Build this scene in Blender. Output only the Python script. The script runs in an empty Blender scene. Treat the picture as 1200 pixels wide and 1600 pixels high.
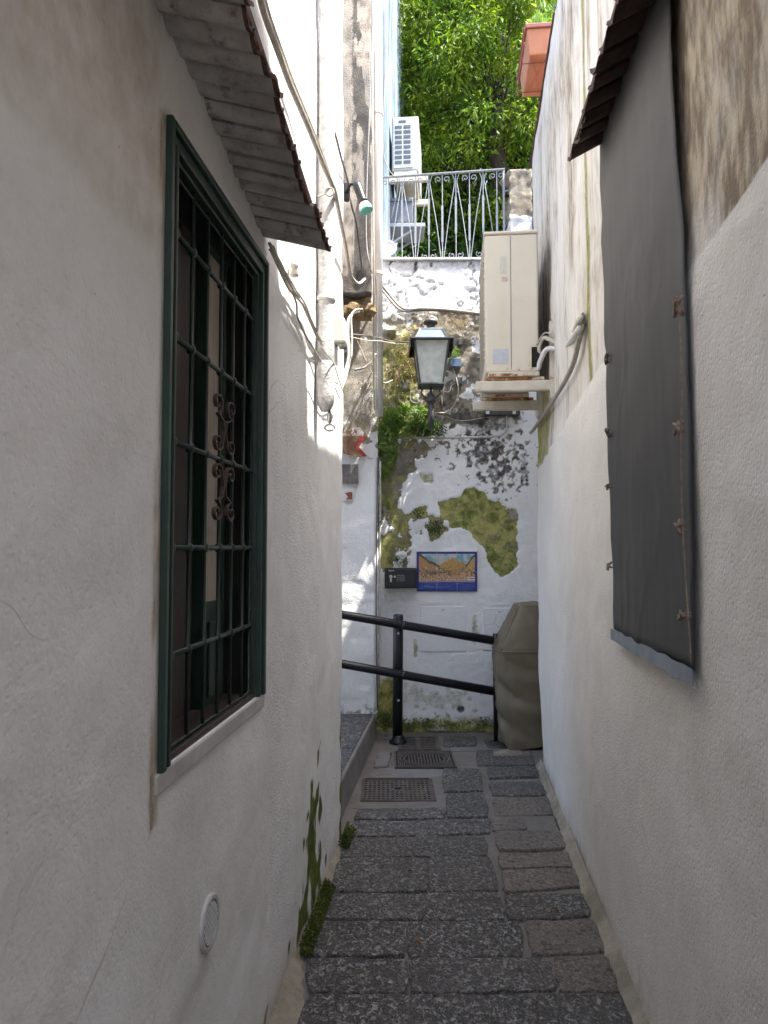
import bpy, bmesh, math, random
import numpy as np
from mathutils import Vector, Matrix, noise as mnoise
R = math.radians
S = bpy.context.scene
COL = S.collection

# ------------------------------------------------------------------ camera
CAMZ = 1.55; F = 1150.0
PITCH = math.atan(56 / F)
cam_d = bpy.data.cameras.new('camera'); cam = bpy.data.objects.new('camera', cam_d); COL.objects.link(cam)
cam_d.sensor_fit = 'VERTICAL'; cam_d.sensor_height = 24.0; cam_d.lens = 24.0 * F / 1600.0
cam.location = (0, 0, CAMZ); cam.rotation_euler = (math.pi / 2 + PITCH, 0, 0)
cam_d.clip_start = 0.03; cam_d.clip_end = 3000
S.camera = cam
# ------------------------------------------------------------------ light
SUN = Vector((1.0, -0.42, 2.2)).normalized()
w = bpy.data.worlds.new('World'); S.world = w; w.use_nodes = True
nt = w.node_tree; bg = nt.nodes['Background']
sky = nt.nodes.new('ShaderNodeTexSky'); sky.sky_type = 'NISHITA'; sky.sun_disc = False
sky.sun_elevation = math.asin(SUN.z); sky.sun_rotation = math.atan2(SUN.x, SUN.y)
sky.dust_density = 3.0; sky.air_density = 1.0
nt.links.new(sky.outputs[0], bg.inputs[0]); bg.inputs[1].default_value = 0.14
sl = bpy.data.lights.new('sun', 'SUN'); sl.energy = 3.0; sl.angle = R(0.55); sl.color = (1.0, 0.955, 0.89)
so = bpy.data.objects.new('sun', sl); COL.objects.link(so)
so.rotation_euler = (-SUN).to_track_quat('-Z', 'Y').to_euler()
S.view_settings.view_transform = 'Standard'; S.view_settings.look = 'None'
S.view_settings.gamma = 1.0; S.view_settings.use_curve_mapping = False
S.view_settings.exposure = 2.36
S.render.engine = 'CYCLES'
S.cycles.max_bounces = 10; S.cycles.diffuse_bounces = 6

# ------------------------------------------------------------------ measuring helpers
cp, sp = math.cos(PITCH), math.sin(PITCH)
K = 0.094                                     # the alley runs along (K, 1)
TH = -math.atan(K)
XL = -0.60; XR = 0.60
def ray(px, row):
    u = (px - 600) / F; v = (800 - row) / F
    return Vector((u, cp - v * sp, sp + v * cp))
def atY(px, row, y):
    d = ray(px, row); t = y / d.y
    return Vector((d.x * t, y, CAMZ + d.z * t))
def onL(px, row, off=0.0):
    d = ray(px, row); t = (XL + off) / (d.x - K * d.y)
    return Vector((d.x * t, d.y * t, CAMZ + d.z * t))
def onR(px, row, off=0.0):
    d = ray(px, row); t = (XR - off) / (d.x - K * d.y)
    return Vector((d.x * t, d.y * t, CAMZ + d.z * t))
def onG(px, row, z=0.0):
    d = ray(px, row); t = (z - CAMZ) / d.z
    return Vector((d.x * t, d.y * t, z))
def proj(x, y, z):                            # numpy: world -> photo pixel (used to measure where stains sit)
    dz = z - CAMZ
    dep = y * cp + dz * sp; up = -y * sp + dz * cp
    return 600 + F * x / dep, 800 - F * up / dep
def xl(y, off=0.0): return XL + off + K * y
def xr(y, off=0.0): return XR - off + K * y

# ------------------------------------------------------------------ numpy noise
def _h(ix, iy, iz, seed):
    n = (ix.astype(np.int64) * 73856093) ^ (iy.astype(np.int64) * 19349663) ^ (iz.astype(np.int64) * 83492791) ^ (seed * 2654435761 % 2147483647)
    n = (n ^ (n >> 13)) * 1274126177 & 0x7fffffff
    n = (n ^ (n >> 16)) & 0xffffff
    return n / float(0xffffff)
def vnoise(x, y, z=0.0, seed=1):
    x, y, z = np.broadcast_arrays(np.asarray(x, float), np.asarray(y, float), np.asarray(z, float))
    ix, iy, iz = np.floor(x).astype(np.int64), np.floor(y).astype(np.int64), np.floor(z).astype(np.int64)
    fx, fy, fz = x - ix, y - iy, z - iz
    fx = fx * fx * (3 - 2 * fx); fy = fy * fy * (3 - 2 * fy); fz = fz * fz * (3 - 2 * fz)
    r = 0
    for a in (0, 1):
        for b in (0, 1):
            for c in (0, 1):
                r = r + _h(ix + a, iy + b, iz + c, seed) * (fx if a else 1 - fx) * (fy if b else 1 - fy) * (fz if c else 1 - fz)
    return r
def fbm(x, y, z=0.0, seed=1, oct=4):
    r = 0; a = .5; t = 0
    for i in range(oct):
        r = r + a * vnoise(np.asarray(x) * 2 ** i, np.asarray(y) * 2 ** i, np.asarray(z) * 2 ** i, seed + i * 7); t += a; a *= .5
    return r / t
def sstep(a, b, x): 
    t = np.clip((x - a) / (b - a), 0, 1); return t * t * (3 - 2 * t)
def poly_sd(px, py, pts):                     # signed distance (positive inside)
    pts = np.asarray(pts, float); d = np.full(px.shape, 1e9); ins = np.zeros(px.shape, bool)
    for i in range(len(pts)):
        a, b = pts[i], pts[(i + 1) % len(pts)]
        e = b - a; L = e @ e + 1e-9
        t = np.clip(((px - a[0]) * e[0] + (py - a[1]) * e[1]) / L, 0, 1)
        d = np.minimum(d, np.hypot(px - a[0] - t * e[0], py - a[1] - t * e[1]))
        c = ((a[1] > py) != (b[1] > py)) & (px < (b[0] - a[0]) * (py - a[1]) / (b[1] - a[1] + 1e-12) + a[0])
        ins ^= c
    return np.where(ins, d, -d)
def blob(px, py, cx, cy, rx, ry): return 1 - np.hypot((px - cx) / rx, (py - cy) / ry)

# ------------------------------------------------------------------ materials
def newmat(name):
    m = bpy.data.materials.new(name); m.use_nodes = True
    return m, m.node_tree, m.node_tree.nodes['Principled BSDF']
def N(nt, t, **kw):
    n = nt.nodes.new(t)
    for k, v in kw.items(): setattr(n, k, v)
    return n
def noise_n(nt, scale, detail=6, rough=.6, vec=None, dist=0):
    n = N(nt, 'ShaderNodeTexNoise'); n.inputs['Scale'].default_value = scale; n.inputs['Detail'].default_value = detail
    n.inputs['Roughness'].default_value = rough; n.inputs['Distortion'].default_value = dist
    if vec is not None: nt.links.new(vec, n.inputs['Vector'])
    return n.outputs['Fac']
def ramp(nt, val, a, b, ca=0.0, cb=1.0):
    n = N(nt, 'ShaderNodeMapRange'); n.inputs[1].default_value = a; n.inputs[2].default_value = b
    n.inputs[3].default_value = ca; n.inputs[4].default_value = cb; n.interpolation_type = 'SMOOTHSTEP'
    nt.links.new(val, n.inputs[0]); return n.outputs[0]
def mixc(nt, fac, a, b, mode='MIX'):
    n = N(nt, 'ShaderNodeMix', data_type='RGBA', blend_type=mode)
    for v, i in ((fac, 0), (a, 6), (b, 7)):
        if isinstance(v, (int, float)): n.inputs[i].default_value = v
        elif isinstance(v, tuple): n.inputs[i].default_value = (*v, 1)
        else: nt.links.new(v, n.inputs[i])
    return n.outputs[2]
def mth(nt, op, a, b=0.0, c=None):
    n = N(nt, 'ShaderNodeMath', operation=op)
    for i, v in enumerate((a, b) if c is None else (a, b, c)):
        if isinstance(v, (int, float)): n.inputs[i].default_value = v
        else: nt.links.new(v, n.inputs[i])
    return n.outputs[0]
def bumpn(nt, h, strength, dist, nrm=None):
    n = N(nt, 'ShaderNodeBump'); n.inputs['Strength'].default_value = strength; n.inputs['Distance'].default_value = dist
    nt.links.new(h, n.inputs['Height'])
    if nrm is not None: nt.links.new(nrm, n.inputs['Normal'])
    return n.outputs[0]
def pos(nt, scale=(1, 1, 1), objc=False):
    if objc: v = N(nt, 'ShaderNodeTexCoord').outputs['Object']
    else: v = N(nt, 'ShaderNodeNewGeometry').outputs['Position']
    m = N(nt, 'ShaderNodeMapping'); m.inputs['Scale'].default_value = scale
    nt.links.new(v, m.inputs['Vector']); return m.outputs[0]
def M(name, c1, c2=None, scale=8, rough=.6, metal=0.0, bump=0.0, bscale=60, bdist=.002, lo=.35, hi=.65, c3=None, s3=3, l3=.55, h3=.7, spec=.5, stretch=(1, 1, 1)):
    m, nt, p = newmat(name)
    p.inputs['Roughness'].default_value = rough; p.inputs['Metallic'].default_value = metal
    p.inputs['Specular IOR Level'].default_value = spec
    v = pos(nt, stretch, True)
    if c2 is None: c2 = tuple(x * .8 for x in c1)
    c = mixc(nt, ramp(nt, noise_n(nt, scale, vec=v), lo, hi), c1, c2)
    if c3 is not None: c = mixc(nt, ramp(nt, noise_n(nt, s3, 8, .7, vec=v), l3, h3), c, c3)
    nt.links.new(c, p.inputs['Base Color'])
    if bump: nt.links.new(bumpn(nt, noise_n(nt, bscale, vec=v), bump, bdist), p.inputs['Normal'])
    return m
def plaster(name, base, base2, stain, stain2, expo, expo2, moss=(.17, .19, .035), moss2=(.035, .055, .012),
            grain=1.0, coarse=1.0, rough=.9, sz=.8, sx=9):
    """painted render; attribute mask: r moss, g stain, b bare old render, a extra roughness"""
    m, nt, p = newmat(name)
    p.inputs['Roughness'].default_value = rough; p.inputs['Specular IOR Level'].default_value = .25
    at = N(nt, 'ShaderNodeAttribute', attribute_name='mask'); sc = N(nt, 'ShaderNodeSeparateColor')
    nt.links.new(at.outputs['Color'], sc.inputs[0])
    v = pos(nt)
    n1 = noise_n(nt, 2.2, 8, .65, v); n2 = noise_n(nt, 34, 6, .7, v, .6); n3 = noise_n(nt, 130, 4, .7, v)
    c = mixc(nt, ramp(nt, n1, .35, .7), base, base2)
    c = mixc(nt, ramp(nt, n2, .40, .85, 0, .30), c, tuple(x * .78 for x in base2))
    # small dark specks
    vo = N(nt, 'ShaderNodeTexVoronoi'); vo.inputs['Scale'].default_value = 26; vo.inputs['Randomness'].default_value = 1
    nt.links.new(v, vo.inputs['Vector'])
    rar = ramp(nt, noise_n(nt, 9, 3, .6, v), .60, .68)
    spk = mth(nt, 'MULTIPLY', ramp(nt, vo.outputs['Distance'], .12, .04), rar)
    c = mixc(nt, mth(nt, 'MULTIPLY', spk, .7), c, (.10, .085, .07))
    mix_n = mth(nt, 'MULTIPLY_ADD', mth(nt, 'SUBTRACT', mth(nt, 'ADD', mth(nt, 'MULTIPLY', n2, .7), mth(nt, 'MULTIPLY', n3, .3)), .5), .9, 0.0)
    eb = ramp(nt, mth(nt, 'ADD', sc.outputs[2], mix_n), .42, .58)
    ec = mixc(nt, ramp(nt, noise_n(nt, 7, 8, .75, v, .5), .35, .65), expo, expo2)
    ec = mixc(nt, ramp(nt, n3, .45, .75, 0, .5), ec, tuple(x * .35 for x in expo2))
    c = mixc(nt, eb, c, ec)
    # hairline cracks
    ve = N(nt, 'ShaderNodeTexVoronoi', feature='DISTANCE_TO_EDGE'); ve.inputs['Scale'].default_value = 1.7; wv = N(nt, 'ShaderNodeVectorMath', operation='ADD')
    nw = N(nt, 'ShaderNodeTexNoise'); nw.inputs['Scale'].default_value = 1.2; nw.inputs['Detail'].default_value = 3; nt.links.new(v, nw.inputs['Vector']); nt.links.new(nw.outputs['Color'], wv.inputs[0]); nt.links.new(v, wv.inputs[1]); nt.links.new(wv.outputs[0], ve.inputs['Vector'])
    crk = mth(nt, 'MULTIPLY', ramp(nt, ve.outputs['Distance'], .005, .001), ramp(nt, noise_n(nt, 1.3, 3, .5, v), .60, .66))
    c = mixc(nt, mth(nt, 'MULTIPLY', crk, .35), c, (.20, .17, .14))
    # stain is soft: multiply
    vs = pos(nt, (sx, sx, sz)); ns = noise_n(nt, 3.0, 8, .7, vs)
    g = mth(nt, 'MULTIPLY', sc.outputs[1], ramp(nt, ns, .25, .70, .45, 1.15))
    gc = mixc(nt, ramp(nt, noise_n(nt, 4, 4, .6, vs), .4, .65), stain, stain2)
    c = mixc(nt, ramp(nt, g, 0, 1), c, gc)
    mo = ramp(nt, mth(nt, 'ADD', sc.outputs[0], mix_n), .22, .80)
    mc = mixc(nt, ramp(nt, noise_n(nt, 11, 8, .75, v, .4), .38, .62), moss, moss2)
    c = mixc(nt, mo, c, mc)
    nt.links.new(c, p.inputs['Base Color'])
    # relief: trowel waves, sandy grain, pits
    h1 = noise_n(nt, 5.0, 5, .6, v, .4)
    h2 = noise_n(nt, 105, 4, .7, v)
    vv = N(nt, 'ShaderNodeTexVoronoi'); vv.inputs['Scale'].default_value = 75; nt.links.new(v, vv.inputs['Vector'])
    pit = ramp(nt, vv.outputs['Distance'], .10, .45)
    hh = mth(nt, 'ADD', mth(nt, 'MULTIPLY', h2, .9), mth(nt, 'MULTIPLY', pit, .35))
    al = at.outputs['Alpha']
    fine = mth(nt, 'MULTIPLY', hh, mth(nt, 'ADD', mth(nt, 'MULTIPLY', al, 2.2), .30))
    b1 = bumpn(nt, h1, .4 * coarse, .022)
    b2 = bumpn(nt, fine, .6 * grain, .004, b1)
    b3 = bumpn(nt, mth(nt, 'MULTIPLY', n3, mth(nt, 'ADD', eb, mo)), .8, .008, b2)
    nt.links.new(b3, p.inputs['Normal'])
    return m

M_left = plaster('left_white_paint', (.78, .77, .76), (.71, .70, .685), (.40, .35, .28), (.52, .46, .38), (.40, .36, .30), (.20, .17, .13), moss=(.17, .20, .03), moss2=(.05, .075, .015), sz=2.5, sx=3)
M_right = plaster('right_weathered_paint', (.77, .75, .71), (.71, .69, .65), (.24, .195, .145), (.53, .46, .35), (.60, .53, .43), (.40, .33, .24), moss=(.42, .38, .14), moss2=(.22, .24, .08), sz=2.0, sx=6)
M_far = plaster('far_wall_paint', (.84, .835, .82), (.79, .785, .77), (.055, .05, .045), (.12, .105, .09), (.40, .36, .29), (.20, .17, .125), moss=(.50, .46, .17), moss2=(.15, .18, .04), grain=1.2, coarse=.5, sz=9)
M_side = plaster('side_wall_paint', (.82, .82, .81), (.76, .76, .75), (.16, .14, .12), (.30, .27, .22), (.46, .42, .36), (.30, .26, .21), grain=1.3)
M_old = plaster('old_cream_render', (.40, .345, .28), (.33, .28, .22), (.12, .10, .08), (.22, .18, .14), (.17, .15, .13), (.09, .08, .065), grain=1.4)
M_upper = plaster('upper_house_paint', (.22, .32, .42), (.30, .37, .42), (.08, .12, .14), (.18, .21, .24), (.4, .4, .4), (.3, .3, .3))

M_green = M('green_enamel', (.012, .034, .024), (.018, .044, .031), 14, rough=.42, bump=.25, bscale=40, bdist=.001, c3=(.045, .065, .052), s3=20, l3=.62, h3=.75)
M_greend = M('dark_green_iron', (.012, .028, .021), (.018, .037, .029), 30, rough=.40, bump=.3, bscale=120, bdist=.001)
M_rust = M('brown_iron', (.075, .05, .038), (.05, .033, .026), 40, rough=.55, bump=.4, bscale=150, bdist=.001)
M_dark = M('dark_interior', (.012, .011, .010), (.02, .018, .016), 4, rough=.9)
M_woodin = M('brown_shutter_wood', (.038, .024, .018), (.026, .017, .013), 12, rough=.6, bump=.2, stretch=(4, 4, .6))
M_curtain = M('pale_curtain', (.50, .44, .38), (.40, .34, .29), 10, rough=.95, stretch=(6, 6, .5))
M_sill = M('marble_sill', (.50, .48, .46), (.38, .37, .36), 9, rough=.5, bump=.15, c3=(.25, .22, .18), s3=15, l3=.6, h3=.8, stretch=(1, 1, 1))
M_tilew = M('limewashed_tile_underside', (.50, .48, .46), (.36, .34, .32), 14, rough=.9, bump=.6, bscale=60, bdist=.003, c3=(.16, .13, .11), s3=16, l3=.52, h3=.72)
M_tiler = M('terracotta_edge', (.14, .07, .05), (.085, .045, .033), 30, rough=.9, bump=.7, bscale=90, bdist=.004, c3=(.05, .035, .03), s3=22, l3=.48, h3=.66)
M_tiled = M('dark_aged_tile', (.085, .045, .034), (.045, .026, .02), 22, rough=.85, bump=.8, bscale=50, bdist=.006, c3=(.14, .10, .08), s3=25, l3=.58, h3=.75)
M_black = M('black_gloss_paint', (.006, .007, .009), (.012, .013, .016), 30, rough=.33, bump=.15, bscale=60, bdist=.001)
M_blackm = M('matt_black_steel', (.007, .007, .008), (.012, .012, .013), 30, rough=.5)
M_lampm = M('lantern_grey_iron', (.065, .066, .070), (.10, .097, .094), 30, rough=.5, metal=.3, bump=.3, bscale=120, bdist=.001, c3=(.10, .075, .06), s3=30, l3=.55, h3=.7)
M_lampt = M('lantern_blue_panel', (.10, .17, .27), (.14, .20, .28), 10, rough=.35, metal=.2)
M_grey = M('grey_box_plastic', (.10, .115, .14), (.14, .15, .17), 20, rough=.5)
M_conc = M('conduit_grey_white', (.52, .51, .50), (.38, .37, .35), 30, rough=.6, c3=(.25, .22, .18), s3=25, l3=.6, h3=.75)
M_pipew = M('white_pipe_paint', (.74, .73, .70), (.62, .60, .56), 8, rough=.5, bump=.2, bscale=50, stretch=(1, 1, .5), c3=(.45, .42, .36), s3=12, l3=.62, h3=.8)
M_piperough = M('rough_limed_pipe', (.60, .59, .57), (.44, .42, .40), 22, rough=.9, bump=1.0, bscale=70, bdist=.006, c3=(.30, .28, .25), s3=35, l3=.55, h3=.7)
M_cable = M('pale_cable', (.40, .37, .33), (.28, .26, .23), 50, rough=.7)
M_cablec = M('cream_cable', (.56, .52, .44), (.42, .38, .31), 40, rough=.7)
M_cabled = M('dark_cable', (.10, .09, .085), (.16, .14, .13), 50, rough=.7)
M_ac = M('cream_enamel', (.60, .55, .45), (.56, .51, .41), 3, rough=.45, bump=.05, c3=(.50, .44, .33), s3=6, l3=.55, h3=.8)
M_acw = M('white_enamel_ac', (.40, .41, .42), (.36, .37, .38), 4, rough=.5)
M_acr = M('rusted_cream_bracket', (.56, .52, .44), (.48, .43, .34), 12, rough=.6, c3=(.32, .12, .03), s3=16, l3=.62, h3=.70, bump=.3)
M_rusty = M('rust_orange', (.38, .16, .05), (.14, .055, .025), 35, rough=.9, bump=.6, bscale=60, bdist=.002, c3=(.55, .48, .38), s3=16, l3=.5, h3=.56)
M_label = M('blue_grey_sticker', (.38, .42, .48), (.46, .48, .50), 60, rough=.5)
M_label2 = M('grey_print', (.42, .45, .40), (.52, .50, .44), 160, rough=.5, lo=.45, hi=.55)
M_labelr = M('faded_red_print', (.45, .25, .20), (.55, .48, .42), 200, rough=.5, lo=.45, hi=.55)
M_vent = M('dark_grille_slots', (.05, .07, .09), (.08, .10, .12), 12, rough=.6)
M_terra = M('terracotta_plastic', (.52, .21, .11), (.46, .18, .09), 8, rough=.5, bump=.1, c3=(.36, .15, .10), s3=14, l3=.6, h3=.75)
M_terrad = M('terracotta_rim', (.30, .09, .06), (.22, .07, .05), 16, rough=.6)
M_soil = M('potting_soil', (.05, .035, .025), (.03, .02, .015), 40, rough=1, bump=1, bdist=.01)
M_cover = M('taupe_tarpaulin', (.165, .135, .088), (.14, .113, .072), 3, rough=.62, bump=.25, bscale=400, bdist=.0008, c3=(.20, .165, .11), s3=5, l3=.5, h3=.7)
M_rail = M('white_grey_iron', (.36, .375, .40), (.27, .285, .31), 30, rough=.5, bump=.3, bscale=90, bdist=.001)
M_white = M('white_plastic', (.66, .66, .64), (.58, .58, .56), 20, rough=.45)
M_chrome = M('steel', (.55, .55, .53), (.45, .45, .44), 30, rough=.3, metal=.8)
M_red = M('red_painted_wood', (.34, .035, .03), (.25, .03, .025), 20, rough=.55, bump=.3, c3=(.45, .30, .20), s3=20, l3=.62, h3=.68)
M_redl = M('tan_wood_edge', (.42, .28, .16), (.32, .20, .12), 20, rough=.7)
M_slate = M('grey_carved_slate', (.20, .18, .17), (.12, .11, .105), 25, rough=.7, bump=1.0, bscale=40, bdist=.006)
M_castiron = M('cast_iron', (.11, .095, .085), (.065, .057, .05), 26, rough=.6, metal=.25, bump=.4, bscale=90, bdist=.002, c3=(.15, .125, .10), s3=9, l3=.5, h3=.7)
M_hole = M('drain_dark', (.010, .009, .008), (.016, .014, .012), 20, rough=.95)
M_bark = M('brown_bark', (.03, .023, .018), (.055, .043, .034), 20, rough=.95, bump=1, bscale=30, bdist=.02, stretch=(1, 1, .3))
M_cloth = None
M_galv = M('galvanised_strip', (.24, .28, .33), (.17, .21, .25), 12, rough=.45, metal=.5, bump=.5, bscale=20, bdist=.003, c3=(.5, .5, .48), s3=30, l3=.62, h3=.8)
M_tie = M('brown_cloth_tie', (.16, .12, .095), (.26, .20, .16), 60, rough=.9, bump=.8, bscale=150, bdist=.003)
M_dry = M('dry_straw', (.42, .34, .20), (.30, .24, .13), 40, rough=.9)
M_teal = M('teal_glass_rim', (.10, .34, .28), (.14, .40, .34), 10, rough=.2)
M_stonewall = M('brown_stone_eave', (.22, .19, .15), (.13, .11, .09), 10, rough=.9, bump=1, bscale=20, bdist=.02)

def leafmat(name, c1, c2, c3, tr=.35):
    m, nt, p = newmat(name)
    v = pos(nt)
    at = N(nt, 'ShaderNodeAttribute', attribute_name='leaf')
    c = mixc(nt, at.outputs['Fac'], c1, c2)
    c = mixc(nt, ramp(nt, noise_n(nt, 3.0, 3, .5, v), .4, .62), c, c3)
    nt.links.new(c, p.inputs['Base Color']); p.inputs['Roughness'].default_value = .55; p.inputs['Specular IOR Level'].default_value = .3
    t = N(nt, 'ShaderNodeBsdfTranslucent')
    nt.links.new(mixc(nt, 1.0, c, (1.2, 1.35, .5), 'MULTIPLY'), t.inputs['Color'])
    mx = N(nt, 'ShaderNodeMixShader'); mx.inputs[0].default_value = tr
    nt.links.new(p.outputs[0], mx.inputs[1]); nt.links.new(t.outputs[0], mx.inputs[2])
    nt.links.new(mx.outputs[0], nt.nodes['Material Output'].inputs['Surface'])
    return m
M_leaf = leafmat('bright_tree_leaf', (.135, .225, .018), (.05, .115, .013), (.19, .26, .02), .42)
M_leafd = leafmat('deep_tree_leaf', (.035, .085, .015), (.02, .05, .01), (.05, .10, .02), .3)
M_fern = leafmat('fern_green', (.22, .36, .08), (.12, .22, .045), (.26, .36, .10), .4)
M_moss = leafmat('yellow_moss_leaf', (.30, .31, .09), (.15, .19, .045), (.28, .21, .09), .3)
M_brownleaf = leafmat('withered_leaf', (.20, .10, .05), (.12, .07, .04), (.25, .17, .09), .2)
M_mossd = leafmat('dark_moss', (.07, .10, .018), (.03, .045, .010), (.11, .13, .025), .15)

def stonemat(name, a, b, fleck, fac=1.0):
    m, nt, p = newmat(name)
    g = N(nt, 'ShaderNodeNewGeometry'); oi = N(nt, 'ShaderNodeObjectInfo')
    mp = N(nt, 'ShaderNodeMapping'); nt.links.new(g.outputs['Position'], mp.inputs[0])
    rr = N(nt, 'ShaderNodeCombineXYZ'); nt.links.new(mth(nt, 'MULTIPLY', oi.outputs['Random'], 37), rr.inputs[2])
    nt.links.new(rr.outputs[0], mp.inputs['Location'])
    nt.links.new(mth(nt, 'MULTIPLY', oi.outputs['Random'], .8), mp.inputs['Rotation'] if False else N(nt, 'ShaderNodeValue').outputs[0].node.inputs[0]) if False else None
    v = mp.outputs[0]
    mp2 = N(nt, 'ShaderNodeMapping'); mp2.inputs['Scale'].default_value = (1, .75, 1); nt.links.new(v, mp2.inputs[0]); v2 = mp2.outputs[0]
    ch = noise_n(nt, 58, 4, .62, v2, 1.1)                       # chisel marks
    big = noise_n(nt, 3.2, 6, .6, g.outputs['Position'])
    fine = noise_n(nt, 150, 4, .7, v)
    c = mixc(nt, ramp(nt, big, .35, .65), a, b)
    c = mixc(nt, mth(nt, 'MULTIPLY', oi.outputs['Random'], .45), c, tuple(x * .55 for x in a))
    c = mixc(nt, mth(nt, 'MULTIPLY', ramp(nt, ch, .46, .63, 0, .8 * fac), mth(nt, 'MULTIPLY_ADD', oi.outputs['Random'], .55, .45)), c, fleck)
    c = mixc(nt, ramp(nt, ch, .46, .36, 0, .85), c, tuple(x * .30 for x in a))
    c = mixc(nt, ramp(nt, noise_n(nt, 1.7, 5, .6, g.outputs['Position']), .52, .7, 0, .4), c, (.11, .085, .065))
    nt.links.new(c, p.inputs['Base Color'])
    nt.links.new(ramp(nt, ch, .3, .7, .7, .36), p.inputs['Roughness']); p.inputs['Specular IOR Level'].default_value = .55
    b1 = bumpn(nt, ramp(nt, ch, .38, .60), 1.0 * fac, .012)
    b2 = bumpn(nt, fine, .5, .003, b1)
    nt.links.new(b2, p.inputs['Normal'])
    return m
M_stone = stonemat('basalt_paving', (.135, .126, .116), (.175, .160, .143), (.31, .295, .27))
M_stone2 = stonemat('brown_basalt_paving', (.14, .12, .10), (.18, .153, .125), (.28, .245, .20), .6)
M_platf = stonemat('speckled_landing_stone', (.075, .078, .085), (.10, .10, .105), (.24, .24, .25))
def groundmat(name, a, b, c3, moss=True):
    m, nt, p = newmat(name); v = pos(nt)
    p.inputs['Roughness'].default_value = .9
    c = mixc(nt, ramp(nt, noise_n(nt, 4, 8, .65, v), .35, .65), a, b)
    c = mixc(nt, ramp(nt, noise_n(nt, 45, 5, .75, v), .5, .8, 0, .6), c, c3)
    if moss: c = mixc(nt, ramp(nt, noise_n(nt, 2.3, 6, .7, v), .56, .72, 0, .6), c, (.06, .06, .03))
    nt.links.new(c, p.inputs['Base Color'])
    b1 = bumpn(nt, noise_n(nt, 18, 6, .7, v), .7, .012); b2 = bumpn(nt, noise_n(nt, 160, 4, .7, v), .6, .003, b1)
    nt.links.new(b2, p.inputs['Normal']); return m
M_bed = groundmat('mortar_bed', (.185, .165, .142), (.14, .126, .11), (.08, .072, .062))
M_cem = groundmat('grey_cement', (.20, .19, .18), (.15, .145, .14), (.10, .09, .085))
M_fillet = groundmat('pale_crumbly_mortar', (.36, .32, .25), (.20, .175, .13), (.09, .075, .055))
M_earth = groundmat('garden_earth', (.08, .06, .04), (.11, .09, .06), (.05, .04, .03))

# ------------------------------------------------------------------ object helpers
def tag(o, label=None, cat=None, group=None, kind=None):
    if label: o['label'] = label
    if cat: o['category'] = cat
    if group: o['group'] = group
    if kind: o['kind'] = kind
    return o
def empty(name, loc, label, cat, rz=0.0, group=None):
    o = bpy.data.objects.new(name, None); COL.objects.link(o); o.location = loc; o.rotation_euler = (0, 0, rz)
    o.empty_display_size = .1
    return tag(o, label, cat, group)
def mesh_obj(name, verts, faces, mat, parent=None, smooth=False, origin=None, local=False, bevel=0.0, sharp=35):
    me = bpy.data.meshes.new(name)
    V = np.asarray(verts, float)
    off = np.zeros(3)
    if not local:
        if parent is not None:
            q = parent; 
            while q is not None: off += np.array(q.location); q = q.parent
        elif origin is None: 
            off = np.array([(V[:, 0].min() + V[:, 0].max()) / 2, (V[:, 1].min() + V[:, 1].max()) / 2, V[:, 2].min()])
        else: off = np.array(origin)
        V = V - off
    me.from_pydata(V.tolist(), [], faces); 
    for m_ in (mat if isinstance(mat, (list, tuple)) else [mat]): me.materials.append(m_)
    if smooth: me.polygons.foreach_set('use_smooth', [True] * len(me.polygons))
    me.update()
    o = bpy.data.objects.new(name, me); COL.objects.link(o)
    if parent is not None: o.parent = parent
    elif not local: o.location = off
    if bevel:
        b = o.modifiers.new('bevel', 'BEVEL'); b.width = bevel; b.segments = 2; b.limit_method = 'ANGLE'; b.angle_limit = R(sharp)
    return o
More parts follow.
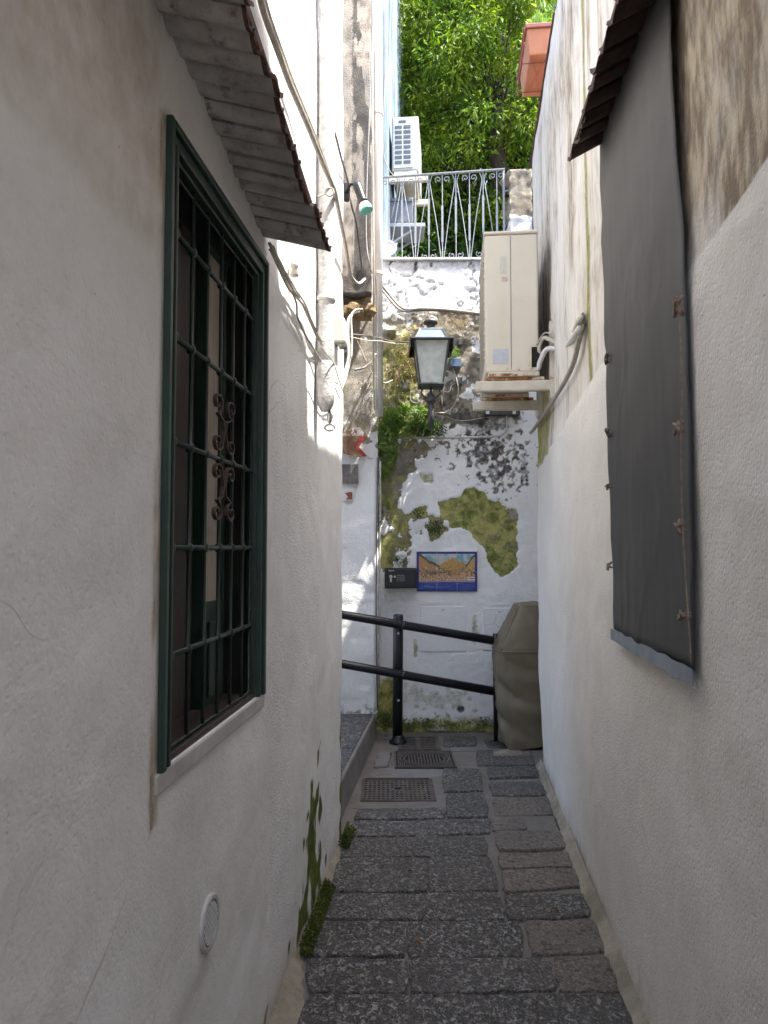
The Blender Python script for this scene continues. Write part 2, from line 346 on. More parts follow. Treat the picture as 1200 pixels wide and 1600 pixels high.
class MB:
    def __init__(s): s.v = []; s.f = []
    def add(s, vs, fs):
        n = len(s.v); s.v += [tuple(p) for p in vs]; s.f += [tuple(i + n for i in f) for f in fs]; return s
    def box(s, x0, y0, z0, x1, y1, z1, rz=0.0, c=None):
        vs = [(x, y, z) for z in (z0, z1) for x, y in ((x0, y0), (x1, y0), (x1, y1), (x0, y1))]
        if rz:
            cx, cy = c if c else ((x0 + x1) / 2, (y0 + y1) / 2); ca, sa = math.cos(rz), math.sin(rz)
            vs = [(cx + (x - cx) * ca - (y - cy) * sa, cy + (x - cx) * sa + (y - cy) * ca, z) for x, y, z in vs]
        return s.add(vs, [(3, 2, 1, 0), (4, 5, 6, 7), (0, 1, 5, 4), (1, 2, 6, 5), (2, 3, 7, 6), (3, 0, 4, 7)])
    def obox(s, c, ax, ay, az):            # oriented box: centre and three half-vectors
        c, ax, ay, az = Vector(c), Vector(ax), Vector(ay), Vector(az)
        vs = [c + ax * i + ay * j + az * k for k in (-1, 1) for i, j in ((-1, -1), (1, -1), (1, 1), (-1, 1))]
        return s.add(vs, [(3, 2, 1, 0), (4, 5, 6, 7), (0, 1, 5, 4), (1, 2, 6, 5), (2, 3, 7, 6), (3, 0, 4, 7)])
    def bar(s, a, b, wd, ht, up=(0, 0, 1)):
        a, b = Vector(a), Vector(b); d = (b - a) / 2; n = d.normalized(); u = Vector(up)
        sx = n.cross(u).normalized(); u = sx.cross(n).normalized()
        return s.obox((a + b) / 2, sx * wd / 2, d, u * ht / 2)
    def tube(s, pts, r, n=8, cap=True, smoothpts=0):
        pts = [Vector(p) for p in pts]
        rs = r if isinstance(r, (list, tuple)) else [r] * len(pts)
        if smoothpts: pts, rs = catmull(pts, rs, smoothpts)
        base = len(s.v); t0 = (pts[1] - pts[0]).normalized()
        u = t0.orthogonal().normalized()
        for i, p in enumerate(pts):
            t = (pts[min(i + 1, len(pts) - 1)] - pts[max(i - 1, 0)]).normalized()
            u = (u - t * u.dot(t))
            if u.length < 1e-6: u = t.orthogonal()
            u.normalize(); v = t.cross(u)
            for k in range(n):
                a = 2 * math.pi * k / n
                s.v.append(tuple(p + (u * math.cos(a) + v * math.sin(a)) * rs[i]))
        for i in range(len(pts) - 1):
            for k in range(n):
                a = base + i * n + k; b = base + i * n + (k + 1) % n
                s.f.append((a, b, b + n, a + n))
        if cap:
            s.f.append(tuple(base + k for k in range(n))[::-1]); s.f.append(tuple(base + (len(pts) - 1) * n + k for k in range(n)))
        return s
    def lathe(s, prof, c, axis=(0, 0, 1), n=24, ax2=None):   # prof [(r, h)]
        c, A = Vector(c), Vector(axis).normalized(); U = Vector(ax2).normalized() if ax2 else A.orthogonal().normalized(); W = A.cross(U)
        base = len(s.v)
        for r, h in prof:
            for k in range(n):
                a = 2 * math.pi * k / n; s.v.append(tuple(c + A * h + (U * math.cos(a) + W * math.sin(a)) * max(r, 1e-5)))
        for i in range(len(prof) - 1):
            for k in range(n):
                a = base + i * n + k; b = base + i * n + (k + 1) % n; s.f.append((a, b, b + n, a + n))
        s.f.append(tuple(base + k for k in range(n))[::-1]); s.f.append(tuple(base + (len(prof) - 1) * n + k for k in range(n)))
        return s
    def build(s, name, mat, parent=None, **kw): return mesh_obj(name, s.v, s.f, mat, parent, **kw)
def catmull(pts, rs, k):
    P = [pts[0] * 2 - pts[1]] + pts + [pts[-1] * 2 - pts[-2]]; o = []; ro = []
    for i in range(1, len(P) - 2):
        for j in range(k):
            t = j / k; a, b, c, d = P[i - 1], P[i], P[i + 1], P[i + 2]
            o.append(.5 * ((2 * b) + (c - a) * t + (2 * a - 5 * b + 4 * c - d) * t * t + (3 * b - a - 3 * c + d) * t ** 3))
            ro.append(rs[i - 1] * (1 - t) + rs[i] * t)
    o.append(pts[-1]); ro.append(rs[-1]); return o, ro
def copy_thing(src, loc, rz=None):
    r = src.copy(); COL.objects.link(r); r.location = loc
    if rz is not None: r.rotation_euler.z = rz
    for ch in list(src.children):
        c = ch.copy(); COL.objects.link(c); c.parent = r
        for g in list(ch.children):
            d = g.copy(); COL.objects.link(d); d.parent = c
    return r
def lines(a, b, step, extra=()):
    n = max(2, int(round((b - a) / step)) + 1); L = list(np.linspace(a, b, n))
    for e in extra:
        i = int(np.argmin([abs(q - e) for q in L])); L[i] = e
    return np.array(sorted(set(L)))
def sheet(name, U, V, fn, mat, parent=None, hole=None, thick=.25, maskfn=None, smooth=True, flip=False):
    """grid over (U,V); fn(u,v)->x,y,z arrays ; hole=(u0,u1,v0,v1) left open; solidified backwards"""
    uu, vv = np.meshgrid(U, V, indexing='ij'); x, y, z = fn(uu, vv)
    x, y, z = np.broadcast_arrays(x, y, z)
    nv = len(V); verts = np.stack([x.ravel(), y.ravel(), z.ravel()], 1)
    faces = []
    holes = [] if hole is None else (hole if isinstance(hole, list) else [hole])
    for i in range(len(U) - 1):
        cu = (U[i] + U[i + 1]) / 2
        for j in range(nv - 1):
            cv = (V[j] + V[j + 1]) / 2
            if any(h[0] < cu < h[1] and h[2] < cv < h[3] for h in holes): continue
            a = i * nv + j; f = (a, a + nv, a + nv + 1, a + 1)
            faces.append(f[::-1] if flip else f)
    o = mesh_obj(name, verts, faces, mat, parent, smooth=smooth)
    if maskfn is not None:
        mk = maskfn(uu, vv, x, y, z).reshape(-1, 4)
        at = o.data.attributes.new('mask', 'FLOAT_COLOR', 'POINT'); at.data.foreach_set('color', np.clip(mk, 0, 1).astype(np.float32).ravel())
    if thick:
        s = o.modifiers.new('thickness', 'SOLIDIFY'); s.thickness = thick; s.offset = -1
    return o
def M4(*a):
    a = np.broadcast_arrays(*a); return np.stack([np.asarray(q, float) for q in a], -1)
def leaves(name, P, D, size, width, mat, parent=None, seed=0, kind=None, curl=.25, origin=None):
    """P positions (n,3), D directions (n,3): folded pointed leaves"""
    rg = np.random.default_rng(seed); n = len(P)
    D = D / (np.linalg.norm(D, axis=1, keepdims=True) + 1e-9)
    r = rg.normal(size=(n, 3)); S_ = np.cross(D, r); S_ /= np.linalg.norm(S_, axis=1, keepdims=True) + 1e-9
    Nn = np.cross(S_, D)
    L = (size * rg.uniform(.6, 1.25, n))[:, None]; W = L * width
    v0 = P; v1 = P + D * L * .45 + S_ * W * .5 + Nn * L * .10; v2 = P + D * L - Nn * L * curl; v3 = P + D * L * .45 - S_ * W * .5 + Nn * L * .10
    V = np.stack([v0, v1, v2, v3], 1).reshape(-1, 3)
    me = bpy.data.meshes.new(name)
    if origin is None:
        o_ = np.zeros(3)
        if parent is not None:
            q = parent
            while q is not None: o_ += np.array(q.location); q = q.parent
        else: o_ = V.mean(0)
    else: o_ = np.array(origin)
    V = V - o_
    me.vertices.add(len(V)); me.vertices.foreach_set('co', V.ravel())
    F_ = np.arange(4 * n).reshape(n, 4); T = np.concatenate([F_[:, [0, 1, 2]], F_[:, [0, 2, 3]]], 0)
    me.loops.add(T.size); me.loops.foreach_set('vertex_index', T.ravel().astype(np.int32))
    me.polygons.add(len(T)); me.polygons.foreach_set('loop_start', np.arange(0, T.size, 3, dtype=np.int32))
    me.update(calc_edges=True)
    at = me.attributes.new('leaf', 'FLOAT', 'POINT'); at.data.foreach_set('value', np.repeat(rg.uniform(0, 1, n), 4).astype(np.float32))
    me.materials.append(mat)
    o = bpy.data.objects.new(name, me); COL.objects.link(o)
    if parent is not None: o.parent = parent
    else: o.location = o_
    if kind: o['kind'] = kind
    return o

# ================================================================== GROUND
g = mesh_obj('ground', [(-400, -400, -.06), (400, -400, -.06), (400, 400, -.06), (-400, 400, -.06)], [(0, 1, 2, 3)], M_earth, origin=(0, 0, -.06)); tag(g, kind='structure')
def bedfn(u, v):
    h = (fbm(u * 6, v * 6, 0, 5) - .5) * .016
    return u, v, -.007 + h
bed = sheet('alley_pavement', lines(-1.6, 1.9, .02), lines(-2.0, 6.6, .02), bedfn, M_bed, thick=0); tag(bed, kind='structure')

def stone(corners, mat, seed, parent, h=.007, name='paving_stone'):
    """corners: four (px,row) on the ground, clockwise from far left"""
    rg = random.Random(seed)
    P = [onG(*c) for c in corners]; P = [Vector((p.x, p.y)) for p in P]
    for q_ in P:
        if xr(q_.y) - q_.x < .20: q_.x = xr(q_.y) - .025
        elif q_.x - xl(q_.y) < .10 and q_.y > 2.9: q_.x = xl(q_.y) + .03
    cen = sum(P, Vector((0, 0))) / 4
    out = []
    for i in range(4):
        a, b = P[i], P[(i + 1) % 4]; e = b - a; nrm = Vector((e.y, -e.x)).normalized()
        m_ = 5
        for j in range(m_):
            t = (j + (.16 if j == 0 else 0)) / m_
            q = a + e * t + nrm * rg.uniform(-.007, .007)
            if j == 0: q = a.lerp(cen, .015) + e * .015
            out.append(q)
    n = len(out); tz = rg.uniform(-.003, .004); tx, ty = rg.uniform(-.012, .012), rg.uniform(-.010, .010)
    v = []; 
    for sc_, z in ((1.0, -.05), (1.0, h - .005), (.985, h - .001), (.94, h), (.5, h + .001)):
        for q in out:
            r = cen + (q - cen) * sc_ if sc_ < .9 else q + (cen - q).normalized() * ({1.0: -.004, .985: -.001, .94: .006}[sc_])
            zz = z if z < 0 else z + tz + (r.x - cen.x) * tx + (r.y - cen.y) * ty
            v.append((r.x, r.y, zz))
    f = []
    for k in range(4):
        for i in range(n): a = k * n + i; b = k * n + (i + 1) % n; f.append((a, b, b + n, a + n))
    f.append(tuple(4 * n + i for i in range(n)))
    f = [t[::-1] for t in f]
    return mesh_obj(name, v, f, mat, parent, smooth=True)
def cc(x, y): return (400 + x / 1.9355, 1100 + y / 1.936)
ST = [  # crop corners: far-left, far-right, near-right, near-left
 ((160, 880), (536, 884), (545, 1010), (120, 1010)), ((541, 884), (838, 880), (852, 1010), (550, 1010)), ((846, 880), (1098, 882), (1150, 1010), (862, 1010)),
 ((90,1018),(420,1018),(410,1180),(40,1180)), ((428,1018),(760,1018),(780,1180),(420,1180)), ((770,1018),(1160,1018),(1215,1180),(790,1180)),
 ((152, 772), (458, 772), (464, 872), (162, 872)), ((470, 772), (885, 768), (912, 868), (468, 878)), ((900, 772), (1068, 768), (1092, 872), (918, 872)),
 ((175, 662), (452, 662), (452, 764), (150, 764)), ((458, 662), (798, 660), (806, 765), (462, 768)), ((815, 662), (1020, 658), (1056, 752), (835, 762)),
 ((215, 576), (504, 576), (507, 655), (198, 652)), ((511, 574), (738, 574), (752, 656), (512, 658)), ((748, 580), (982, 576), (1008, 640), (765, 656)),
 ((245, 472), (520, 470), (520, 568), (225, 570)), ((524, 466), (706, 466), (736, 568), (526, 572)), ((742, 506), (925, 500), (968, 556), (755, 570)),
 ((275, 406), (474, 408), (474, 464), (262, 466)), ((480, 400), (690, 402), (702, 460), (480, 464)), ((732, 456), (915, 448), (940, 492), (742, 498)),
 ((286, 354), (518, 356), (516, 400), (276, 402)), ((524, 350), (706, 350), (708, 392), (522, 396)), ((722, 390), (890, 386), (922, 438), (735, 446)),
 ((300, 319), (570, 317), (572, 346), (290, 350)), ((577, 276), (690, 272), (702, 344), (579, 346)), ((714, 348), (800, 344), (818, 380), (716, 386)),
 ((566, 200), (676, 200), (688, 264), (568, 268)), ((700, 194), (838, 192), (856, 220), (704, 226)), ((706, 238), (850, 234), (868, 274), (716, 278)),
 ((716, 288), (868, 282), (884, 334), (724, 338)), ((570, 100), (664, 98), (664, 128), (572, 130)), ((664, 142), (716, 140), (720, 186), (668, 188)),
 ((722, 160), (806, 158), (808, 186), (722, 187)), ((826, 120), (868, 118), (872, 146), (830, 148)), ((828, 152), (872, 150), (874, 184), (832, 186)),
 ((376, 82), (436, 82), (428, 108), (362, 108)), ((330, 150), (410, 148), (400, 190), (315, 192)), ((520, 62), (690, 60), (698, 84), (520, 84)),
 ((826, 346), (878, 342), (905, 380), (834, 384)), ((802, 390),(0,0),(0,0),(0,0)) ]
for i, c in enumerate(ST):
    if c[1] == (0, 0): continue
    m_ = M_stone2 if i in (3, 5, 8, 11, 17, 20, 23, 26, 30, 34, 35, 36, 38, 39) else M_stone
    if i in (36, 37): m_ = M_cem
    stone([cc(*q) for q in c], m_, 100 + i, bed)
# more courses behind the camera
rg = random.Random(4)
for y0 in np.arange(-2.0, 1.72, .30):
    xs = [-.52 + K * y0 + 0.0, -.2 + rg.uniform(-.06, .06) + K * y0, .15 + rg.uniform(-.06, .06) + K * y0, .53 + K * y0]
    for a, b in zip(xs[:-1], xs[1:]):
        v = []
        for z, s_ in ((-.05, 0), (.004, 0), (.010, .01)):
            v += [(a + .008 + s_, y0 + .008 + s_, z), (b - .008 - s_, y0 + .008 + s_, z), (b - .008 - s_, y0 + .29 - s_, z), (a + .008 + s_, y0 + .29 - s_, z)]
        f = [(0, 1, 5, 4), (1, 2, 6, 5), (2, 3, 7, 6), (3, 0, 4, 7), (4, 5, 9, 8), (5, 6, 10, 9), (6, 7, 11, 10), (7, 4, 8, 11), (8, 9, 10, 11)]
        mesh_obj('paving_stone', v, f, M_stone, bed)

# mortar fillets along the foot of the walls
def fillet(name, side, y0, y1, wfun, mat, hfun):
    ys = np.arange(y0, y1, .02); ts = np.linspace(0, 1, 6); v = []; f = []
    for y in ys:
        ww = wfun(y) * (0.6 + .9 * float(fbm(y * 9, 3.1 if side < 0 else 8.2, 0, 31)))
        for t in ts:
            x = (xl(y) + ww * t - .02 * (1 - t)) if side < 0 else (xr(y) - ww * t + .02 * (1 - t))
            z = -.03 + (hfun(y) + .03) * (1 - t) ** 1.4 + .008 * float(fbm(x * 30, y * 30, 0, 9)) + (.012 if t < 1 else -.02)
            v.append((x, y, z))
    n = len(ts)
    for i in range(len(ys) - 1):
        for j in range(n - 1):
            a = i * n + j; q = (a, a + 1, a + n + 1, a + n); f.append(q if side < 0 else q[::-1])
    return mesh_obj(name, v, f, mat, None, smooth=True)
o = fillet('mortar_edge', -1, -1.5, 4.05, lambda y: .035 if y > 2.85 else .035 + min(.14, (2.85 - y) * .3), M_fillet, lambda y: .03); tag(o, kind='structure')
o = fillet('mortar_edge', 1, -1.5, 5.35, lambda y: .050 if y < 4.2 else .035, M_fillet, lambda y: .03); tag(o, kind='structure')

# landing (raised step) left of the far end
def platf():
    a, b = onG(545, 1203, .19), onG(588, 1119, .19)
    a = Vector((xl(4.35) + .0, 4.35, .19)); 
    p0 = onG(547, 1200, .19); p1 = onG(588, 1119, .19); d = (p1 - p0).normalized()
    q0 = p0 - d * .75; q1 = p0 + d * ((6.1 - p0.y) / d.y)
    return q0, q1
q0, q1 = platf()
o = MB().add([(-3, q0.y + .0, -.05), (q0.x, q0.y, -.05), (q1.x, 6.14, -.05), (-3, 6.14, -.05), (-3, q0.y, .188), (q0.x - .012, q0.y, .188), (q1.x - .012, 6.14, .188), (-3, 6.14, .188)],
  [(3, 2, 1, 0), (4, 5, 6, 7), (0, 1, 5, 4), (1, 2, 6, 5), (2, 3, 7, 6), (3, 0, 4, 7)]).build('stone_landing', M_cem, None, bevel=.012)
tag(o, kind='structure')
# paving slabs of the landing
for k, (xa, xb) in enumerate(((-.95, -.52), (-.51, None))):
    for j, (ya, yb) in enumerate(((4.15, 5.05), (5.06, 6.08))):
        def ex(y): return (q0.x + (q1.x - q0.x) * (y - q0.y) / (6.14 - q0.y)) - .035
        x1a, x1b = (xb, xb) if xb is not None else (ex(ya), ex(yb))
        MB().add([(xa, ya, .17), (x1a, ya, .17), (x1b, yb, .17), (xa, yb, .17), (xa, ya, .196), (x1a, ya, .196), (x1b, yb, .196), (xa, yb, .196)],
          [(3, 2, 1, 0), (4, 5, 6, 7), (0, 1, 5, 4), (1, 2, 6, 5), (2, 3, 7, 6), (3, 0, 4, 7)]).build('paving_slab', M_platf, o, bevel=.006)

# ================================================================== LEFT HOUSE
WY0, WY1, WZ0, WZ1 = 1.508, 2.322, 1.095, 2.463
LH = empty('white_house', (-1.2, 1.5, 0), 'white plastered house along the left side, with a green barred window under a tiled awning', 'house')
def leftfn(y, z):
    d = (fbm(y * 2.2, z * 2.2, 0, 11, 3) - .5) * .022 + (fbm(y * 9, z * 9, 0, 12, 3) - .5) * .008
    near = np.maximum(np.maximum(WY0 - y, y - WY1), np.maximum(WZ0 - z, z - WZ1)); d = d * sstep(.0, .15, near)
    d = d * sstep(.075, .14, np.hypot(y - 1.79, z - .64))
    d = d - .035 * sstep(3.93, 4.1, y) ** 2
    return xl(y) + d, y, z
def leftmask(u, v, x, y, z):
    px, row = proj(x, y, z)
    n = fbm(y * 12, z * 5, 0, 21); n2 = fbm(y * 13, z * 11, 0, 22, 5)
    moss = .9 * sstep(.30, .0, z + .25 * (1 - n2)) * sstep(2.75, 3.0, y) * sstep(4.2, 3.4, y)
    m2 = np.maximum(blob(y, z, 3.20, .20, .26, .42), blob(y, z, 3.98, .22, .10, .45)); m2 = np.maximum(m2, blob(y, z, 3.0, .03, .22, .16))
    moss = np.maximum(moss * .5, sstep(.0, .6, m2 + (n2 - .5) * 2.4))
    foot = .75 * sstep(.26, .0, z + .16 * n) 
    st = foot + .38 * 0.9 * sstep(2.145, 2.175, z + .03 * n) * sstep(1.50, 1.44, y) + .30 * sstep(2.15, 2.75, z + .3 * n) * sstep(2.6, 2.2, y) + .2 * sstep(1.0, .45, z) * n
    wedge = sstep(.03, 0, np.abs(y - WY0 + .018)) * (z > WZ0 - .1) * (z < WZ1) * sstep(.3, .55, n) ; st = st + 1.3 * wedge
    und = blob(y, z, 1.75, .95, .35, .22); st = st + .35 * sstep(0, 1, und)
    drip = sstep(.5, .75, n2) * sstep(.35, .0, np.abs(z - 3.2)) * .0
    rough = sstep(2.35, 2.5, y) * .8 * sstep(.35, .6, fbm(y * 1.7, z * 1.3, 0, 33)) + .08
    expo = sstep(.62, .72, n2) * sstep(.35, .0, z) * .6 + .8 * wedge * sstep(.5, .6, n2)
    return M4(moss, st, expo, rough)
ys = np.concatenate([np.linspace(-5, .4, 20)[:-1], lines(.4, 4.1, .02, (WY0, WY1))])
zs = np.concatenate([lines(-.1, 4.6, .025, (WZ0, WZ1)), np.linspace(4.6, 4.82, 3)[1:]])
wl = sheet('wall', ys, zs, leftfn, M_left, LH, hole=(WY0, WY1, WZ0, WZ1), thick=.28, maskfn=leftmask, flip=False)
# gable returning to the left, beyond the corner
def lretfn(x, z): return x, 4.085 + (fbm(x * 3, z * 3, 0, 14) - .5) * .02, z
sheet('gable_wall', lines(-3.2, -.245, .1), lines(-.1, 4.82, .15), lretfn, M_left, LH, thick=.2, maskfn=lambda u, v, x, y, z: M4(0 * x, 0 * x, 0 * x, 0 * x + .4), flip=True)
# room behind the window
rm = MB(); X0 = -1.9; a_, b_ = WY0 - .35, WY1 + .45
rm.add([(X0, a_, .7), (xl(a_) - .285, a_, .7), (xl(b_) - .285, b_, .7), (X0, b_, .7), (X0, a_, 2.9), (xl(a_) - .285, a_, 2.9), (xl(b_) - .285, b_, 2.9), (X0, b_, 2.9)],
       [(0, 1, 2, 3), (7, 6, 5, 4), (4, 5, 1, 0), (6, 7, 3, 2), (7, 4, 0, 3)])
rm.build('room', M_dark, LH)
# green frame: stepped mouldings, in the wall plane. local helper along the wall
def LW(y, z, off): return Vector((xl(y, off), y, z))
def wall_bar(mb, y0, z0, y1, z1, o0, o1):      # box between (y0,z0)-(y1,z1), from offset o0 to o1 off the left wall plane
    vs = [LW(y, z, o) for o in (o0, o1) for y, z in ((y0, z0), (y1, z0), (y1, z1), (y0, z1))]
    mb.add(vs, [(0, 1, 2, 3), (7, 6, 5, 4), (4, 5, 1, 0), (5, 6, 2, 1), (6, 7, 3, 2), (7, 4, 0, 3)])
fr = MB()
for (i0, i1, o0, o1) in ((0.0, .018, -.03, .014), (.018, .042, -.03, .004), (.042, .054, -.035, .009), (.054, .064, -.035, -.004)):
    a, b, c, d = WY0 + i0, WY1 - i0, WZ0 + .0, WZ1 - i0
    wall_bar(fr, a, c, a + (i1 - i0), d, o0, o1); wall_bar(fr, b - (i1 - i0), c, b, d, o0, o1); wall_bar(fr, a + (i1 - i0), d - (i1 - i0), b - (i1 - i0), d, o0, o1)
fr.build('window_frame', M_green, LH, bevel=.003)
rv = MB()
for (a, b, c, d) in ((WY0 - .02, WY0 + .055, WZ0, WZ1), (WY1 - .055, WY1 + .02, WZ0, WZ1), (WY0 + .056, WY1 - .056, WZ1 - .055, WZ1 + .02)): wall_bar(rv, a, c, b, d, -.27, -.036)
rv.build('reveal_shade_liner', M_dark, LH)  # near-black liner stands in for the shade of the deep reveal
# sill
sm = MB(); wall_bar(sm, WY0 - .012, WZ0 - .042, WY1 + .012, WZ0 - .001, -.26, .006); sm.build('window_sill', M_sill, LH, bevel=.004)
sw = MB(); wall_bar(sw, WY0 + .076, WZ0 + .0, WY1 - .076, WZ0 + .016, -.20, -.005); sw.build('sill_board', M_woodin, LH, bevel=.003)
# grille
GO = -.020
gy0, gy1, gz0, gz1 = WY0 + .075, WY1 - .075, WZ0 + .016, WZ1 - .075
gm = MB(); bars_y = [1.617 + .1095 * k for k in range(6)]; bars_z = [1.315, 1.55, 1.785, 2.02, 2.255]
gm.tube([LW(gy0 + .004, gz0 + .004, GO), LW(gy0 + .004, gz1 - .004, GO), LW(gy1 - .004, gz1 - .004, GO), LW(gy1 - .004, gz0 + .004, GO), LW(gy0 + .004, gz0 + .004, GO)], .005, 6)
gr = gm.build('window_grille', M_greend, LH, smooth=True)
for y in bars_y:
    pr_ = [(.0048, gz0 - .01)]
    for z in bars_z: pr_ += [(.0048, z - .012), (.0095, z - .008), (.0115, z), (.0095, z + .008), (.0048, z + .012)]
    MB().lathe(pr_ + [(.0048, gz1 + .01)], LW(y, 0, GO), (0, 0, 1), 10).build('bar', M_greend, gr, smooth=True)
for z in bars_z: MB().tube([LW(gy0 - .01, z, GO), LW(gy1 + .01, z, GO)], .0066, 8).build('bar', M_greend, gr, smooth=True)
def spiral(c, r0, r1, a0, turns, k=26):        # in wall plane: list of (dy,dz)
    return [(c[0] + (r0 + (r1 - r0) * t) * math.cos(a0 + turns * 2 * math.pi * t), c[1] + (r0 + (r1 - r0) * t) * math.sin(a0 + turns * 2 * math.pi * t)) for t in [i / k for i in range(k + 1)]]
def ribbon(pts, off, wd, th, name, mat, parent, place=LW):
    mb = MB(); P = []
    for i, (y, z) in enumerate(pts):
        a, b = pts[max(i - 1, 0)], pts[min(i + 1, len(pts) - 1)]; ty, tz = b[0] - a[0], b[1] - a[1]; L = math.hypot(ty, tz) or 1
        ny, nz = -tz / L * th / 2, ty / L * th / 2
        P += [place(y + ny, z + nz, off - wd / 2), place(y + ny, z + nz, off + wd / 2), place(y - ny, z - nz, off + wd / 2), place(y - ny, z - nz, off - wd / 2)]
    F_ = []
    for i in range(len(pts) - 1):
        for k in range(4): a = i * 4 + k; b = i * 4 + (k + 1) % 4; F_.append((a, b, b + 4, a + 4))
    F_ += [(3, 2, 1, 0), tuple(len(P) - 4 + k for k in range(4))]
    mb.add(P, F_); return mb.build(name, mat, parent)
yc = bars_y[3] - .0; zc = 1.785
for sy in (-1, 1):
    for sz in (-1, 1):
        up = spiral((sy * .038, sz * .135), .006, .027, math.pi if sy > 0 else 0, (1.25 if sy * sz > 0 else -1.25), 22)
        body = [(sy * .010, sz * .095), (sy * .004, sz * .070), (sy * .010, sz * .045)]
        lo = spiral((sy * .036, sz * .038), .024, .006, math.pi if sy > 0 else 0, (1.2 if sy * sz > 0 else -1.2), 20)
        pts = up[: -1] + [(up[-1][0], up[-1][1])]
        ribbon([(yc + a * 1.5, zc + b * 1.05) for a, b in up + body + lo], GO + .012, .010, .0038, 'scroll', M_rust, gr)
# casement behind the grille: one leaf with curtained pane, one ajar
CO = -.105
def casement(name, y0, y1, mat_p, ang=0):
    mb = MB()
    for (ya, yb, za, zb) in ((y0, y0 + .02, WZ0 + .0, WZ1), (y1 - .02, y1, WZ0, WZ1), (y0 + .02, y1 - .02, WZ1 - .06, WZ1), (y0 + .02, y1 - .02, WZ0, WZ0 + .30)):
        wall_bar(mb, ya, za, yb, zb, CO - .02, CO + .02)
    c = mb.build(name, M_green, LH, bevel=.003)
    p_ = MB(); wall_bar(p_, y0 + .021, WZ0 + .301, y1 - .021, WZ1 - .061, CO - .004, CO + .004); p_.build('pane', mat_p, c)
    return c
casement('window_casement', 2.02, 2.21, M_curtain)
sh = MB(); wall_bar(sh, 1.52, WZ0, 2.012, WZ1, CO - .03, CO - .005); sh.build('inner_shutter', M_woodin, LH, bevel=.004)
ps = MB(); wall_bar(ps, 2.06, WZ0 + .04, 2.17, WZ0 + .25, CO + .021, CO + .028); ps.build('casement_panel', M_greend, LH, bevel=.004)

# awning of curved tiles over the window
def awning(parent, side, y0, y1, wid, z_at, matT, matE, ntile, prot, tilt=.05, seed=3):
    rg = random.Random(seed)
    X = (lambda y, o: xl(y, o)) if side < 0 else (lambda y, o: xr(y, o))
    brd = MB(); nseg = 12
    # mortared top slab the tiles are bedded in
    ysg = [y0 + (y1 - y0) * i / nseg for i in range(nseg + 1)]; v = []
    for y in ysg:
        z = z_at(y)
        v += [(X(y, -.03), y, z + .035), (X(y, prot - .012), y, z + .022 - tilt * .6), (X(y, prot - .012), y, z + .048 - tilt * .6), (X(y, -.03), y, z + .085)]
    f = []
    for i in range(nseg):
        for k in range(4): a = i * 4 + k; b = i * 4 + (k + 1) % 4; q = (a, b, b + 4, a + 4); f.append(q if side > 0 else q[::-1])
    f += [(0, 1, 2, 3) , tuple(nseg * 4 + k for k in (3, 2, 1, 0))]
    top = mesh_obj('awning', v, f, matE, parent)
    wt = (y1 - y0) / ntile
    for i in range(ntile):
        ya = y0 + i * wt; w2 = wt * rg.uniform(1.04, 1.12); pr = prot + rg.uniform(-.012, .014); dz = rg.uniform(-.004, .004); roll = rg.uniform(.05, .42)
        V = []; F_ = []; nU = 8; L_ = 8
        for l in range(L_ + 1):
            o_ = -.02 + (pr + .02) * (l / (L_ - 1) * .95 if l < L_ else 1.0)
            for lay in (0, 1):
                for k in range(nU + 1):
                    t = k / nU; y = ya + w2 * t
                    arc = -math.sin(math.pi * t) * wt * (.30 if side < 0 else .22)          # channel hanging down
                    z = z_at(y) + dz + arc + roll * (t - .5) * wt - tilt * (o_ / prot) + .030 + (.011 if lay else 0)
                    if l == L_: z += rg.uniform(-.003, .003)
                    V.append((X(y, o_ + (rg.uniform(-.003, .003) if l == L_ else 0)), y, z))
        row = 2 * (nU + 1)
        for l in range(L_):
            for k in range(nU):
                a = l * row + k; F_.append((a, a + 1, a + row + 1, a + row)); b = a + nU + 1; F_.append((b + row, b + row + 1, b + 1, b))
            for k in (0, nU): a = l * row + k; q = (a, a + row, a + row + nU + 1, a + nU + 1); F_.append(q if k == 0 else q[::-1])
        for l in (0, L_):
            for k in range(nU): a = l * row + k; q = (a, a + nU + 1, a + nU + 2, a + 1); F_.append(q if l == 0 else q[::-1])
        o = mesh_obj('roof_tile', V, F_, [matT, matE], top, smooth=False)
        # red fired clay shows at the outer lip
        for p_ in o.data.polygons:
            c = p_.center
            if l and abs((V[0][0]) - 0) >= 0:
                ly = c.y + top_loc(top)[1]; off = (c.x + top_loc(top)[0]) - X(ly, 0); off = off if side < 0 else -off
                if off > pr - (pr + .02) * .045: p_.material_index = 1
        # cover tile on the joint
    return top
def top_loc(o):
    a = np.zeros(3)
    while o is not None: a += np.array(o.location); o = o.parent
    return a
awning(LH, -1, .50, 2.335, .1, lambda y: 2.525 + (2.335 - y) * .13, M_tilew, M_tiler, 30, .20, tilt=.045)
